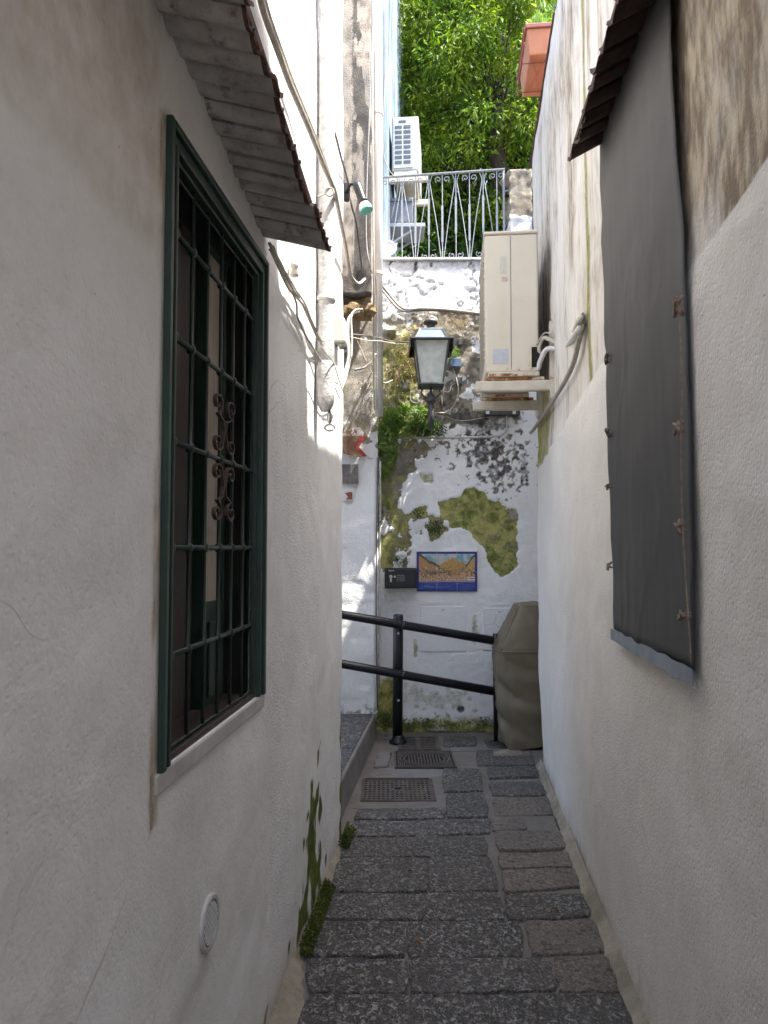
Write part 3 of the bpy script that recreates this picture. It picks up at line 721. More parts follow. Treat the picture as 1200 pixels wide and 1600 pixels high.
# round vent
vc = onL(325, 1442, .0); tv = Vector((K, 1, 0)).normalized(); nv_ = Vector((1, -K, 0)).normalized()
vm = MB().lathe([(.066, -.005), (.066, .006), (.062, .009), (.053, .009), (.052, .006), (0.001, .006)], vc, nv_, 40); vo_ = vm.build('air_vent', M('off_white_vent_plastic', (.50, .485, .465), (.44, .43, .41), 20), LH, smooth=False, bevel=.0)
hm = MB().lathe([(.051, .0065), (.0505, .0075)], vc, nv_, 40); hm.build('vent_opening', M_hole, vo_)
for k in range(-4, 5):
    c0 = .0112 * k; h_ = math.sqrt(max(.0505 ** 2 - c0 ** 2, 0)) * .96
    d = (tv * .707 + Vector((0, 0, .707))); e = (tv * -.707 + Vector((0, 0, .707)))
    MB().obox(vc + e * c0 + nv_ * .0082, d * h_, e * .0027, nv_ * .0005).build('slat', M_white, vo_)

# ================================================================== RIGHT HOUSE
RH = empty('weathered_house', (1.2, 1.5, 0), 'tall weathered cream and white house along the right side of the alley', 'house')
RY1 = 5.32
def rlean(z): return .022 * (1.0 - sstep(0, .8, z)) - .02 * sstep(1.5, 4.5, z)
def rightfn(y, z):
    d = (fbm(y * 2.1, z * 2.1, 0, 41, 3) - .5) * .024 + (fbm(y * 8, z * 8, 0, 42, 3) - .5) * .008
    d = d + .006 * sstep(2.22, 2.30, z + .05 * fbm(y * 3, 2, 0, 4))     # upper render lies a little deeper
    d = d + .03 * sstep(RY1 - .12, RY1, y) ** 2
    top = 4.5 - .14 * (np.clip(y, 4.0, 5.4) - 4.4)
    z = np.where(z > 3.5, 3.5 + (z - 3.5) * (top - 3.5), z)
    return xr(y) + d + rlean(z), y, z
def rightmask(u, v, x, y, z):
    n = fbm(y * 5, z * 1.2, 0, 51); s1 = fbm(y * 14, z * .8, 0, 52); s2 = fbm(y * 34, z * 1.1, 0, 53); b = fbm(y * 2.2, z * 2.2, 0, 54)
    line = np.interp(y, [1.36, 1.84, 2.93, 4.8], [2.296, 2.245, 2.30, 2.12]) + .03 * (fbm(y * 4, 1, 0, 55) - .5)
    up = sstep(line - .006, line + .006, z)
    nearw = sstep(2.05, 1.72, y)
    st = up * (nearw * (.42 + .95 * sstep(.30, .58, b * .75 + s1 * .25)) + (1 - nearw) * (.30 + .45 * sstep(.46, .68, s1) * sstep(.40, .62, s2) + .40 * sstep(.40, .68, b * .6 + n * .4)))
    st = st + up * .9 * sstep(4.35, 4.6, y) * sstep(RY1 + .2, 4.7, y) * sstep(2.2, 2.6, z) * sstep(3.9, 3.2, z) * (.4 + s1)
    yl = 0
    st = st + (1 - up) * (.12 * sstep(.62, .75, s1) + .60 * sstep(.28, .0, z + .14 * s2)) 
    st = st + up * .55 * sstep(.09, .0, np.abs(y - 1.90 - .02 * s1))
    moss = up * .75 * sstep(.09, .0, np.abs(y - 3.20 + .05 * s1)) * sstep(.30, .55, s2) + up * .62 * sstep(4.5, 4.6, y) * sstep(2.75, 2.5, z)
    moss = moss + .62 * sstep(.30, .0, z + .3 * s2) * sstep(2.0, 3.0, y) + up * .42 * sstep(4.9, 5.3, y) * sstep(.35, .55, s1)
    expo = up * nearw * .25 * sstep(.45, .6, s2) + up * (1 - nearw) * .38 * sstep(.50, .62, n)
    rough = .30 + .9 * sstep(2.0, 2.9, y) * (1 - up) * sstep(.4, .6, fbm(y * 2, z * 1.5, 0, 58))
    return M4(moss, st, expo, rough)
ys = np.concatenate([np.linspace(-5, .7, 20)[:-1], lines(.7, RY1, .02, (1.72,))])
zs = np.array(sorted(set(np.concatenate([lines(-.1, 4.5, .025), np.arange(2.2, 2.32, .006)]).round(4))))
sheet('wall', ys, zs, rightfn, M_right, RH, thick=.5, maskfn=rightmask, flip=True)
um = lambda u, v, x, y, z: M4(0 * x, .2 + 0 * x, 0 * x, .3 + 0 * x)
# the near half of the house is taller; unseen block further along is added to cast shade
def boxw(name, y0, y1, z0, z1, mat, parent, dep=1.0, off=0.0):
    vs = [(X(y), y, z) for z in (z0, z1) for X, y in ((lambda y: xr(y, off), y0), (lambda y: xr(y, off), y1), (lambda y: xr(y, off) + dep, y1), (lambda y: xr(y, off) + dep, y0))]
    return mesh_obj(name, vs, [(0, 1, 2, 3), (7, 6, 5, 4), (4, 5, 1, 0), (5, 6, 2, 1), (6, 7, 3, 2), (7, 4, 0, 3)], mat, parent)
boxw('upper_storey', -5, 1.88, 4.56, 5.8, M_right, RH, 3.0, off=.0)
boxw('shadow_block', 2.03, 2.50, 4.56, 4.93, M_right, RH, .4, off=.0)
def ctop(y): return 4.5 - .14 * (max(y, 4.0) - 4.4) + .003
cv_ = [(xr(y, .003) + rlean(4.5) + dx, y, ctop(y) + dz) for dz in (0, .012) for y, dx in ((4.0, 0), (RY1, 0), (RY1, .5), (4.0, .5))]
mesh_obj('coping', cv_, [(0, 1, 2, 3), (7, 6, 5, 4), (4, 5, 1, 0), (5, 6, 2, 1), (6, 7, 3, 2), (7, 4, 0, 3)], M_tiler, RH)
# end wall of the house and recess beyond
MB().box(xr(RY1) + .47, RY1 - .35, -.1, 2.6, 6.9, 5.0).build('rear_wall', M_right, RH)  # unseen; height set to keep the shade line on the far wall
MB().box(1.6, -5, -.1, 1.62, 5.2, 4.45).build('core_wall', M_dark, RH)
awning(RH, 1, .85, 2.73, .1, lambda y: 3.075 - .012 * (2.73 - y), M_tiled, M_tiled, 18, .155, tilt=.085, seed=8)

# dark shade cloth hung over the window
SC = empty('shade_cloth', tuple(onR(1020, 1020, .02)), 'long dark grey mesh cloth tied over the window of the right wall', 'shade cloth')
def clothmat():
    m, nt, p = newmat('dark_mesh_cloth'); v = pos(nt)
    w1 = N(nt, 'ShaderNodeTexWave', bands_direction='Z'); w1.inputs['Scale'].default_value = 130; nt.links.new(v, w1.inputs['Vector'])
    w2 = N(nt, 'ShaderNodeTexWave', bands_direction='Y'); w2.inputs['Scale'].default_value = 130; nt.links.new(v, w2.inputs['Vector'])
    vs = pos(nt, (6, 6, .5))
    c = mixc(nt, ramp(nt, noise_n(nt, 3, 6, .6, vs), .3, .7), (.026, .027, .029), (.044, .046, .050))
    z = N(nt, 'ShaderNodeSeparateXYZ'); nt.links.new(v, z.inputs[0])
    c = mixc(nt, ramp(nt, z.outputs[2], 1.9, 3.0, 0, .5), c, (.115, .115, .11))     # bleached towards its top
    c = mixc(nt, ramp(nt, noise_n(nt, 40, 4, .7, v), .66, .74, 0, .5), c, (.20, .20, .20))
    nt.links.new(c, p.inputs['Base Color']); p.inputs['Roughness'].default_value = .55
    nt.links.new(bumpn(nt, mth(nt, 'MULTIPLY', w1.outputs[1], w2.outputs[1]), .5, .001), p.inputs['Normal'])
    return m
M_cloth = clothmat()
def clothfn(t, z):
    k = sstep(1.2, 3.1, z)
    yn = 1.793 + .006 * np.sin(z * 6) + .055 * sstep(2.2, 2.8, z)
    yf = 2.690 + .06 * k + .004 * np.sin(z * 11)
    y = yn + (yf - yn) * t
    bulge = .016 * np.sin(math.pi * t) * (.3 + .7 * k) + .003 * np.sin(t * 9 + z * 2.2) + .0015 * np.sin(z * 23 + t * 9) + .010 * (fbm(t * 3, z * 3, 0, 311) - .5) + .004 * sstep(.03, 0, np.abs(fbm(t * 2 + z * .6, z * 1.5, 0, 312) - .5))
    edge = .012 * (1 - np.sin(math.pi * np.clip(t, 0, 1)))
    return xr(y) - .022 - bulge + rlean(z), y, z
sheet('cloth', lines(0, 1, .025), lines(1.255, 3.25, .03), clothfn, M_cloth, SC, thick=.003, flip=True)
mb = MB()
for i in range(12):
    t0, t1 = i / 12, (i + 1) / 12
    def pt(t, dz, o): y = 1.785 + .905 * t; return Vector((xr(y, .026 + o), y, 1.235 + dz + .004 * math.sin(t * 31)))
    wj = -.017 + .004 * math.sin(i * 2.3); wk = -.017 + .004 * math.sin((i + 1) * 2.3)
    mb.add([pt(t0, wj, 0), pt(t1, wk, 0), pt(t1, .024, 0), pt(t0, .024, 0), pt(t0, wj, .004), pt(t1, wk, .004), pt(t1, .024, .004), pt(t0, .024, .004)],
           [(0, 1, 2, 3), (7, 6, 5, 4), (4, 5, 1, 0), (5, 6, 2, 1), (6, 7, 3, 2), (7, 4, 0, 3)])
mb.build('metal_strip', M_galv, SC)
rp = MB(); rp.tube([onR(1062, 500, .045), onR(1066, 600, .045), onR(1064, 700, .045), onR(1067, 830, .04), onR(1073, 930, .04), onR(1080, 1040, .04)], .0023, 6, smoothpts=8); rp.build('edge_cord', M_tie, SC, smooth=True)
random.seed(5)
for (px, row, s_) in ((1061, 478, 1.5), (1062, 668, 1.2), (1064, 824, 1.1), (1070, 963, 1.0), (949, 560, 1.2), (951, 676, 1.0), (951, 760, .9), (953, 884, 1.0)):
    c = onR(px, row, .04); mb = MB()
    for k in range(5):
        d = Vector((random.uniform(-.6, 0), random.uniform(-1, 1), random.uniform(-1.3, 1.3))).normalized() * .018 * s_
        mb.tube([c - d, c + Vector((-.006, 0, 0)), c + d * 1.1], [.0025 * s_, .0055 * s_, .003 * s_], 5, smoothpts=3)
    mb.build('tie', M_tie, SC, smooth=True)

# ================================================================== FAR WALL
FY = 6.30
FW = empty('retaining_wall', (.6, FY + .2, 0), 'mossy white retaining wall closing the alley, with a peeling patch shaped like a continent', 'wall')
c7 = lambda pts: [(520 + a / 3.3333, 740 + b / 3.3333) for a, b in pts]
c4 = lambda pts: [(520 + a / 3.3333, 440 + b / 3.3333) for a, b in pts]
AF = c7([(540, 150), (600, 132), (660, 120), (690, 75), (740, 72), (785, 95), (810, 130), (860, 145), (905, 185), (950, 182), (967, 215), (955, 300), (968, 400), (958, 470), (920, 515), (880, 532), (840, 512), (812, 460), (790, 390), (750, 350), (710, 300), (670, 275), (620, 282), (565, 215)])
P2 = c7([(235, 100), (300, 140), (340, 180), (400, 212), (440, 165), (480, 170), (505, 215), (570, 225), (585, 300), (545, 352), (480, 340), (430, 300), (400, 345), (398, 490), (235, 520)])
P3 = c4([(230, 820), (480, 835), (500, 880), (440, 930), (430, 1000), (380, 1010), (370, 1100), (330, 1210), (230, 1260)])
P4 = c4([(440, 990), (490, 1000), (528, 1000), (520, 1050), (480, 1048), (455, 1020)])
UP = c4([(230, 190), (350, 170), (500, 150), (800, 170), (800, 720), (560, 760), (520, 800), (230, 830)])
def farparts(x, z):
    px, row = proj(x, FY + 0 * x, z)
    nz = (fbm(x * 22, z * 22, 0, 61) - .5); nb = fbm(x * 7, z * 7, 0, 62) - .5
    q = 14
    af = sstep(-2, 2, poly_sd(px, row, AF) + nz * 9)
    p2 = sstep(-3, 3, poly_sd(px, row, P2) + nz * 22) * sstep(-.14, -.02, nb + nz * .5)
    p3 = sstep(-4, 4, poly_sd(px, row, P3) + nz * 24)
    p4 = sstep(-1, 1, poly_sd(px, row, P4) + nz * 5)
    up = sstep(-4, 4, poly_sd(px, row, UP) + nz * 22)
    return px, row, af, p2, p3, p4, up, nz, nb
def farfn(x, z):
    px, row, af, p2, p3, p4, up, nz, nb = farparts(x, z)
    rec = np.maximum.reduce([af, p2, p3 * .6, p4, up]) * .012
    rel = (fbm(x * 5, z * 5, 0, 63) - .5) * .02 + (fbm(x * 24, z * 24, 0, 64) - .5) * .008
    topr = sstep(3.4, 3.55, z); rel = rel + topr * (fbm(x * 18, z * 18, 0, 65, 6) - .5) * .013 + up * (fbm(x * 14, z * 18, 0, 66) - .5) * .035
    crk = np.abs(fbm(x * 6, z * 6, 0, 67) - .5); rel = rel + topr * .014 * sstep(.03, .0, crk)
    cx = ((px > 655) & (px < 729) & (row > 945) & (row < 1020)) | ((px > 753) & (px < 800) & (row > 948) & (row < 1018))
    lump = .05 * sstep(-6, 6, poly_sd(px, row, [(744, 640), (802, 640), (802, 664), (744, 664)]))
    rel = np.where(cx, .004, rel)
    niche = ((px > 597) & (px < 617) & (row > 517) & (row < 533)) * .12
    return x, FY + rel + rec - lump * .5 + niche, z
def farmask(u, v, x, y, z):
    px, row, af, p2, p3, p4, up, nz, nb = farparts(x, z)
    hole = sstep(.56, .66, fbm(x * 16, z * 16, 0, 71)) * sstep(760, 800, px) * .8
    moss = af * (1 - hole) * (.95 + 1.6 * nb + .8 * nz) * .95 + p2 * (.52 + 1.5 * nb) + p4 * .6 + p3 * sstep(-.1, .15, nb) * .5
    footn = fbm(x * 10, z * 10, 0, 72)
    moss = moss + .95 * sstep(.30, .05, z + .30 * (footn - .3)) * sstep(0, .1, (x < 2) * 1.0) * (.55 + .7 * sstep(.35, .6, footn))
    moss = moss + .9 * sstep(.0, .5, blob(px, row, 607, 1095, 22, 50)) + .6 * sstep(0, .4, blob(px, row, 649, 1012, 6, 16) + nz) + .45 * sstep(0, .6, blob(px, row, 680, 1090, 70, 30) + nz * 2)
    moss = moss + .55 * sstep(0, .6, blob(px, row, 742, 985, 10, 25) + nz * 2.2) + .25 * sstep(605, 590, px)
    moss = moss + up * (.62 * sstep(0, .5, blob(px, row, 625, 590, 48, 110) + nz * 1.2) + .45 * sstep(.0, .5, blob(px, row, 650, 680, 90, 30) + nz))
    nf = fbm(x * 44, z * 44, 0, 68, 3) - .5; nn = nz * .8 + nf * .35
    blk = .85 * sstep(.0, .35, blob(px, row, 762, 705, 62, 26) - .15 + nn * 4.2) + .85 * sstep(.0, .35, blob(px, row, 780, 735, 30, 28) - .1 + nn * 4.0) + .7 * sstep(0, .4, blob(px, row, 817, 725, 9, 34) + nn * 2.6)
    blk = blk + 1.4 * sstep(.0, .25, blob(px, row, 720, 1108, 7, 6)); blk = blk + .7 * sstep(.1, .4, blob(px, row, 740, 655, 75, 35) + nz * 2.6) + .5 * up * sstep(.1, .35, nz + nb) + .5 * sstep(.05, .2, nz) * sstep(.1, .02, z)
    blk = blk + .6 * sstep(.24, .34, nz) * sstep(900, 700, row)
    topd = sstep(3.4, 3.6, z); blk = blk + topd * .55 * sstep(.03, .0, np.abs(fbm(x * 6, z * 6, 0, 67) - .5)) + topd * .5 * sstep(3.93, 4.0, z + .05 * nz)
    dirt = .22 * sstep(0, .7, blob(px, row, 630, 945, 45, 60))
    expo = up * (.95 - .9 * sstep(.06, .16, nz - nb)) + p3 * .9 + p2 * .9 + af * .9 + .4 * sstep(.2, .3, nz) * topd
    rough = .5 + .4 * topd
    return M4(moss, blk + dirt, expo, rough)
sheet('wall', lines(-.25, 1.75, .011), lines(-.08, 4.045, .012), farfn, M_far, FW, thick=.4, maskfn=farmask, flip=False)
MB().box(-.3, FY - .02, 4.047, 1.75, FY + .42, 4.075).build('coping', M_conc, FW, bevel=.008)
for (a, b, c, d, nm) in ((657, 947, 727, 1018, 'meter_hatch'), (755, 950, 806, 1016, 'meter_hatch')):
    p, q = atY(a, d, FY), atY(c, b, FY)
    h = MB().box(p.x, FY - .006, p.z, q.x, FY + .02, q.z).build(nm, M_far, FW, bevel=.004)
    MB().box((p.x + q.x) / 2 - .012, FY - .012, q.z - .035, (p.x + q.x) / 2 + .012, FY - .0055, q.z - .026).build('latch', M_conc, h)
# pillar on the wall's right end
def pilm(u, v, x, y, z): return M4(0 * x, .25 + 0 * x, sstep(4.45, 4.5, z + .1 * fbm(x * 9, z * 9, 0, 3)), .8 + 0 * x)
def pilfn(x, z): return x, FY - .03 + (fbm(x * 12, z * 12, 0, 77) - .5) * .04, z
sheet('pillar', lines(1.095, 1.29, .012), lines(4.077, 4.85, .014), pilfn, M_far, FW, thick=.26, maskfn=pilm)

# side wall left of the corner (behind the landing)
SY = 6.12
SW = empty('stair_wall', (-1.0, SY + .1, 0), 'whitewashed wall behind the raised landing, left of the corner with a grey conduit', 'wall')
def sfn(x, z):
    rel = (fbm(x * 6, z * 6, 0, 81) - .5) * .03 + (fbm(x * 24, z * 24, 0, 82) - .5) * .008
    return x, SY + rel + .03 * sstep(-.09, -.05, x) ** 2, z
def smask(u, v, x, y, z):
    nz = fbm(x * 20, z * 20, 0, 83) - .5
    px, row = proj(x, y, z)
    expo = sstep(2.35, 2.6, z + nz * .6) * sstep(3.6, 3.4, z) * .9 * sstep(-.25, .0, nz + .08) 
    blk = .8 * sstep(.42, .22, z + nz * .5) * sstep(-.02, .12, nz) + .5 * sstep(.12, .25, nz) * sstep(2.2, 2.6, z)
    moss = .45 * sstep(.30, .2, z + .2 * nz) * sstep(-.1, .1, nz)
    return M4(moss, blk, expo, .6 + 0 * x)
sheet('wall', np.concatenate([lines(-3, -.6, .15)[:-1], lines(-.6, -.05, .012)]), lines(.1, 4.6, .016), sfn, M_side, SW, thick=.4, maskfn=smask)

# overhanging old upper storey left of the white downpipe
UH = empty('cream_house', (-.9, 5.5, 3.4), 'old cream house corner with peeling render, jutting out above the landing', 'house')
def ufn(x, z):
    return x, 5.42 + (fbm(x * 9, z * 4, 0, 91) - .5) * .05, z
def umask(u, v, x, y, z):
    n = fbm(x * 16, z * 3, 0, 92); n2 = fbm(x * 26, z * 14, 0, 93)
    expo = sstep(.40, .56, n) * sstep(-.30, -.17, x) + .7 * sstep(3.75, 3.5, z)
    return M4(0 * x, .7 * sstep(.5, .7, n2) + .5 * sstep(3.7, 3.45, z), expo, .9 + 0 * x)
sheet('front_wall', lines(-2.6, -.095, .02), lines(3.44, 5.9, .03), ufn, M_old, UH, thick=.06, maskfn=umask)
MB().box(-2.6, 5.455, 3.445, -.10, 6.08, 5.89).build('side_wall', M_old, UH)
# rotten corbel under it
rg = np.random.default_rng(3)
mb = MB()
for k in range(9):
    a = rg.uniform(0, 1); c = Vector((-.30 + .19 * a, 5.50 + rg.uniform(-.05, .1), 3.40 - rg.uniform(0, .09)))
    mb.lathe([(.01, -.05), (.05, -.035), (.065, 0), (.045, .045), (.01, .06)], c, (rg.uniform(-.4, .4), rg.uniform(-.4, .4), 1), 7)
mb.build('crumbling_corbel', M('ochre_crumbling_tuff', (.30, .20, .09), (.16, .11, .06), 20, rough=1, bump=1, bscale=60, bdist=.01), UH)

# ================================================================== TERRACE AND UPPER HOUSE
t = MB().box(-14, FY + .41, 3.0, 16, 40, 3.92).build('terrace', M_earth); tag(t, kind='structure')
TH2 = empty('blue_white_house', (-1.5, 8, 3.9), 'pale blue and white house wall on the terrace, behind the downpipe', 'house')
def tfn(y, z): return -.63 + K * y + (fbm(y * 2, z * 2, 0, 101) - .5) * .03, y, z
def tmask(u, v, x, y, z):
    n = fbm(y * 5, z * .8, 0, 102)
    return M4(0 * x, 1.0 * sstep(.45, .65, n), 0 * x, .3 + 0 * x)
sheet('wall', lines(6.75, 9.6, .05), lines(3.9, 8.6, .08), tfn, M_upper, TH2, thick=.3, maskfn=tmask)
MB().box(-2.5, 6.75, 3.9, -.33, 9.6, 8.2, 0).build('body', M_upper, TH2) if False else None
for k in range(7):
    MB().box(-.2, 10.4 + k * .02, 8.2 + k * .16, .52 - .03 * k, 10.9, 8.345 + k * .16).build('eave_stone', M_stonewall, TH2, bevel=.015)
MB().box(-1.4, 9.62, 3.9, .25, 10.39, 8.15).build('rear_wall', M_stonewall, TH2)

# railing on the wall
RL = empty('wrought_iron_railing', (.5, 6.42, 4.05), 'pale grey wrought iron railing with scrolls on top of the far wall', 'railing')
ra, rb = Vector((-.017, 6.50, 4.095)), Vector((1.058, 6.36, 4.095)); rd = (rb - ra); rL = rd.length; rdn = rd.normalized(); rn = Vector((rdn.y, -rdn.x, 0))
def RP(s, z, o): return ra + rdn * s + Vector((0, 0, z)) + rn * o
RHh = .80
MB().bar(RP(-.01, RHh, 0), RP(rL + .008, RHh, 0), .030, .010).build('top_rail', M_rail, RL, bevel=.002)
MB().bar(RP(rL, -.02, 0), RP(rL, RHh - .006, 0), .016, .016, (0, 1, 0)).build('end_post', M_rail, RL)
MB().bar(RP(rL + .008, .60, 0), RP(rL + .12, .62, 0), .012, .012).build('wall_stay', M_rail, RL)
nb_ = 9; st_ = rL / nb_
for k in range(nb_):
    s0 = st_ * (k + .5)
    mb = MB(); mb.tube([RP(s0, -.02, 0), RP(s0, RHh - .005, 0)], .0042, 6)
    mb.obox(RP(s0, .36 + (.05 if k % 2 else -.02), 0), rdn * .009, rn * .004, Vector((0, 0, .165)))
    mb.build('baluster', M_rail, RL, smooth=False)
    if k % 2 == 0:   # diagonals meeting at the top of every other post, spreading down
        pass
RPp = lambda a, b, o: RP(a, b, o)
for k in range(nb_):
    s0 = st_ * (k + .5); up_ = (k % 2 == 0)
    # scroll pair at top or bottom
    zc_ = RHh - .055 if up_ else .050
    for sg in (-1, 1):
        sp_ = spiral((s0 + sg * .036, zc_), .008, .030, 0 if sg > 0 else math.pi, -1.15 * sg * (1 if up_ else -1), 16)
        ribbon(sp_, 0, .010, .005, 'scroll', M_rail, RL, RPp)
    if k + 1 < nb_ + 1 and not up_:
        for sg in (-1, 1):
            s1 = s0 + sg * st_ * 1.0
            if 0 <= s1 <= rL:
                mb = MB(); mb.tube([RP(s0 + sg * .03, RHh - .015, 0), RP(s0 + sg * .012, RHh - .07, 0), RP(s0 + sg * .018, RHh - .14, 0), RP(s0 + sg * st_ * .55, RHh * .45, 0), RP(s1 - sg * .012, .03, 0), RP(s1, -.01, 0)], .0038, 6, smoothpts=5)
                mb.build('diagonal_bar', M_rail, RL, smooth=True)

# ---------------------------------------------------------------- trees behind
def tree(name, base, cen, rad, nclump, per, lsize, mat, label, seed, trunk, mat2=None, group='trees on the terrace'):
    T = empty(name, base, label, 'tree', group=group)
    rg = np.random.default_rng(seed)
    mb = MB(); mb.tube([Vector(p) for p in trunk], [.13, .11, .10, .08, .05][:len(trunk)], 10, smoothpts=4)
    top = Vector(trunk[-2])
    d = rg.normal(size=(nclump, 3)); d /= np.linalg.norm(d, axis=1, keepdims=True)
    r = rg.uniform(.35, 1.0, nclump) ** .5
    C = np.array(cen) + d * r[:, None] * np.array(rad)
    C += (np.stack([fbm(C[:, 0], C[:, 1], C[:, 2], seed + i) for i in range(3)], 1) - .5) * .5
    C = C[C[:, 2] > base[2] + .2]
    for i in range(0, len(C), max(1, len(C) // 34)):
        c = Vector(C[i]); s_ = Vector(trunk[2]).lerp(top, rg.uniform(0, 1)); m_ = s_.lerp(c, .5) + Vector((0, 0, .15))
        mb.tube([s_, m_, c], [.018, .012, .004], 6, smoothpts=4)
    mb.build('trunk', M_bark, T, smooth=True)
    n = len(C) * per
    idx = np.repeat(np.arange(len(C)), per)
    cl = rg.normal(size=(n, 3)); cl /= np.linalg.norm(cl, axis=1, keepdims=True)
    P = C[idx] + cl * rg.uniform(.05, .30, (n, 1)) * np.array([1, 1, .75])
    D = cl * .8 + np.array([0, 0, -.75]) + rg.normal(size=(n, 3)) * .35
    leaves('crown', P, D, lsize, .27, mat, T, seed + 1, kind='stuff')
    return T
tree('leafy_tree', (1.55, 9.6, 3.9), (1.5, 9.9, 7.4), (2.5, 1.7, 3.0), 820, 110, .098, M_leaf, 'bright green leafy tree with a dark leaning trunk behind the railing', 7,
     [(1.6, 9.6, 3.8), (1.52, 9.1, 5.4), (1.38, 8.7, 6.35), (1.42, 8.75, 7.0), (1.55, 9.4, 8.3)])
tree('leafy_tree', (.5, 13.2, 3.9), (.9, 13.0, 7.4), (3.6, 1.5, 4.6), 620, 55, .27, M_leafd, 'darker tree filling the gap behind the bright green one', 17,
     [(.5, 13.2, 3.8), (.5, 13.2, 5.5), (.6, 13.3, 7.2), (.7, 13.4, 9.2), (.8, 13.4, 11)])
# low shrubs just behind the railing
rg = np.random.default_rng(9)
for i, (x, y, z, rx, rz, n) in enumerate(((.25, 8.7, 4.7, .55, .75, 2600), (1.15, 8.9, 4.8, .6, .8, 2600), (1.95, 9.2, 4.9, .6, .9, 2200), (.7, 9.6, 5.4, .7, 1.2, 3000))):
    d = rg.normal(size=(n, 3)); d /= np.linalg.norm(d, axis=1, keepdims=True)
    P = np.array((x, y, z)) + d * rg.uniform(.3, 1, (n, 1)) ** .5 * np.array((rx, .45, rz)); P[:, 2] = np.maximum(P[:, 2], 3.95)
    P += (np.stack([fbm(P[:, 0] * 3, P[:, 1] * 3, P[:, 2] * 3, 60 + q) for q in range(3)], 1) - .5) * .4
    D = d * .6 + np.array((0, -.2, -.6)) + rg.normal(size=(n, 3)) * .4
    o = leaves('laurel_shrub', P, D, .12, .28, M_leafd, None, 40 + i, kind=None)
    tag(o, ['dark shrub low behind the left end of the railing', 'dark shrub low behind the middle of the railing', 'dark shrub low behind the pillar', 'taller dark shrub between the tree trunk and the rear air conditioner'][i], 'shrub', 'shrubs on the terrace')

# ================================================================== AIR CONDITIONERS
# near unit on the right wall, local frame: y along alley, x towards the wall
AC = empty('air_conditioner', (.606, 4.35, 2.592), 'cream air conditioner outdoor unit on rusty brackets high on the right wall', 'air conditioner', TH)
Wd, Ln, Ht = .315, .85, .862
mb = MB().box(0, 0, .0, Wd, Ln, Ht - .022); body = mb.build('casing', M_ac, AC, local=True, bevel=.012)
MB().box(-.006, -.006, Ht - .021, Wd + .004, Ln + .004, Ht).build('lid', M_ac, AC, local=True, bevel=.009)
MB().box(.152, -.0028, .02, .1545, .0, Ht - .03).build('panel_seam', M_vent, AC, local=True)
MB().box(.045, -.0022, .055, .135, -.0008, .145).build('rating_label', M_label, AC, local=True)
MB().box(.090, -.0022, .60, .128, -.0008, .705).build('label', M_label2, AC, local=True)
MB().box(.098, -.0022, .555, .135, -.0008, .580).build('label', M_labelr, AC, local=True)
MB().lathe([(.006, 0), (.006, .002)], (.128, -.0005, .022), (0, -1, 0), 10).build('screw', M_rusty, AC, local=True)
MB().box(.185, -.0035, .012, .205, -.001, .035).build('rust_spot', M_rusty, AC, local=True)
MB().box(.272, -.004, .03, Wd + .006, .0, .15).build('valve_recess', M_hole, AC, local=True)
MB().box(.262, -.012, .02, .271, .0, .16).build('valve_cover', M_ac, AC, local=True)
fg = MB()
for k in range(14): fg.box(-.006, .06, .10 + k * .05, -.0005, Ln - .06, .112 + k * .05)
fg.build('fan_grille', M_ac, AC, local=True)
for (y_, nm) in ((.0, 0), (.60, 1)):
    b = MB().box(-.06, y_ - .02, -.115, Wd + .10, y_ + .025, -.05)
    if y_ == 0: pass
    b.build('bracket_arm', M_acr, AC, local=True, bevel=.010)
    MB().box(Wd + .062, y_ - .022, -.16, Wd + .098, y_ + .03, .30 if y_ == 0 else .10).build('wall_plate', M_acr, AC, local=True, bevel=.003)
    MB().box(-.0, y_ - .012, -.048, Wd + .03, y_ + .05, -.030).build('rusty_shim', M_rusty, AC, local=True, bevel=.003)
    MB().box(.015, y_ - .028, -.029, Wd + .0, y_ + .05, -.003).build('foot', M_acr, AC, local=True, bevel=.004)
    MB().box(.02, y_ - .0295, -.026, Wd - .04, y_ - .028, -.012).build('rust_patch', M_rusty, AC, local=True)
# refrigerant pipes: white insulated hoses
def cable(name, pts, r, mat, label, cat='cable', group=None, n=6, k=6):
    o = MB().tube(pts, r, n, smoothpts=k).build(name, mat, None, smooth=True); return tag(o, label, cat, group)
cable('insulated_pipe', [atY(846, 556, 4.33), atY(842, 545, 4.32), atY(850, 528, 4.3), atY(872, 536, 4.2), atY(892, 528, 4.0), onR(903, 505, .04), onR(911, 492, .005)], .0135, M_cablec, 'cream insulated pipe looping from the air conditioner valve to the right wall, the upper one', 'pipe', 'air conditioner pipes')
cable('insulated_pipe', [atY(840, 578, 4.33), atY(846, 560, 4.3), atY(856, 545, 4.25), atY(880, 545, 4.1), onR(901, 520, .04), onR(912, 503, .005)], .015, M_white, 'white insulated pipe just below the cream one at the air conditioner valve', 'pipe', 'air conditioner pipes')
cable('thin_wire', [atY(838, 540, 4.31), atY(852, 520, 4.28), atY(874, 528, 4.15), atY(893, 512, 3.95), onR(911, 490, .02)], .005, M_cable, 'thin grey cord tied along the top of the cream pipe', 'cable')
cable('wall_conduit', [onR(912, 505, .015), onR(905, 530, .03), onR(893, 575, .028), onR(868, 620, .028), onR(836, 668, .03), onR(829, 676, .03)], .012, M_cable, 'grey corrugated drain hose running down the right wall from the pipes', 'pipe')
cable('thin_wire', [onR(911, 512, .01), onR(902, 550, .02), onR(888, 590, .02), onR(864, 632, .02)], .003, M_cable, 'thin wire beside the grey drain hose', 'cable')
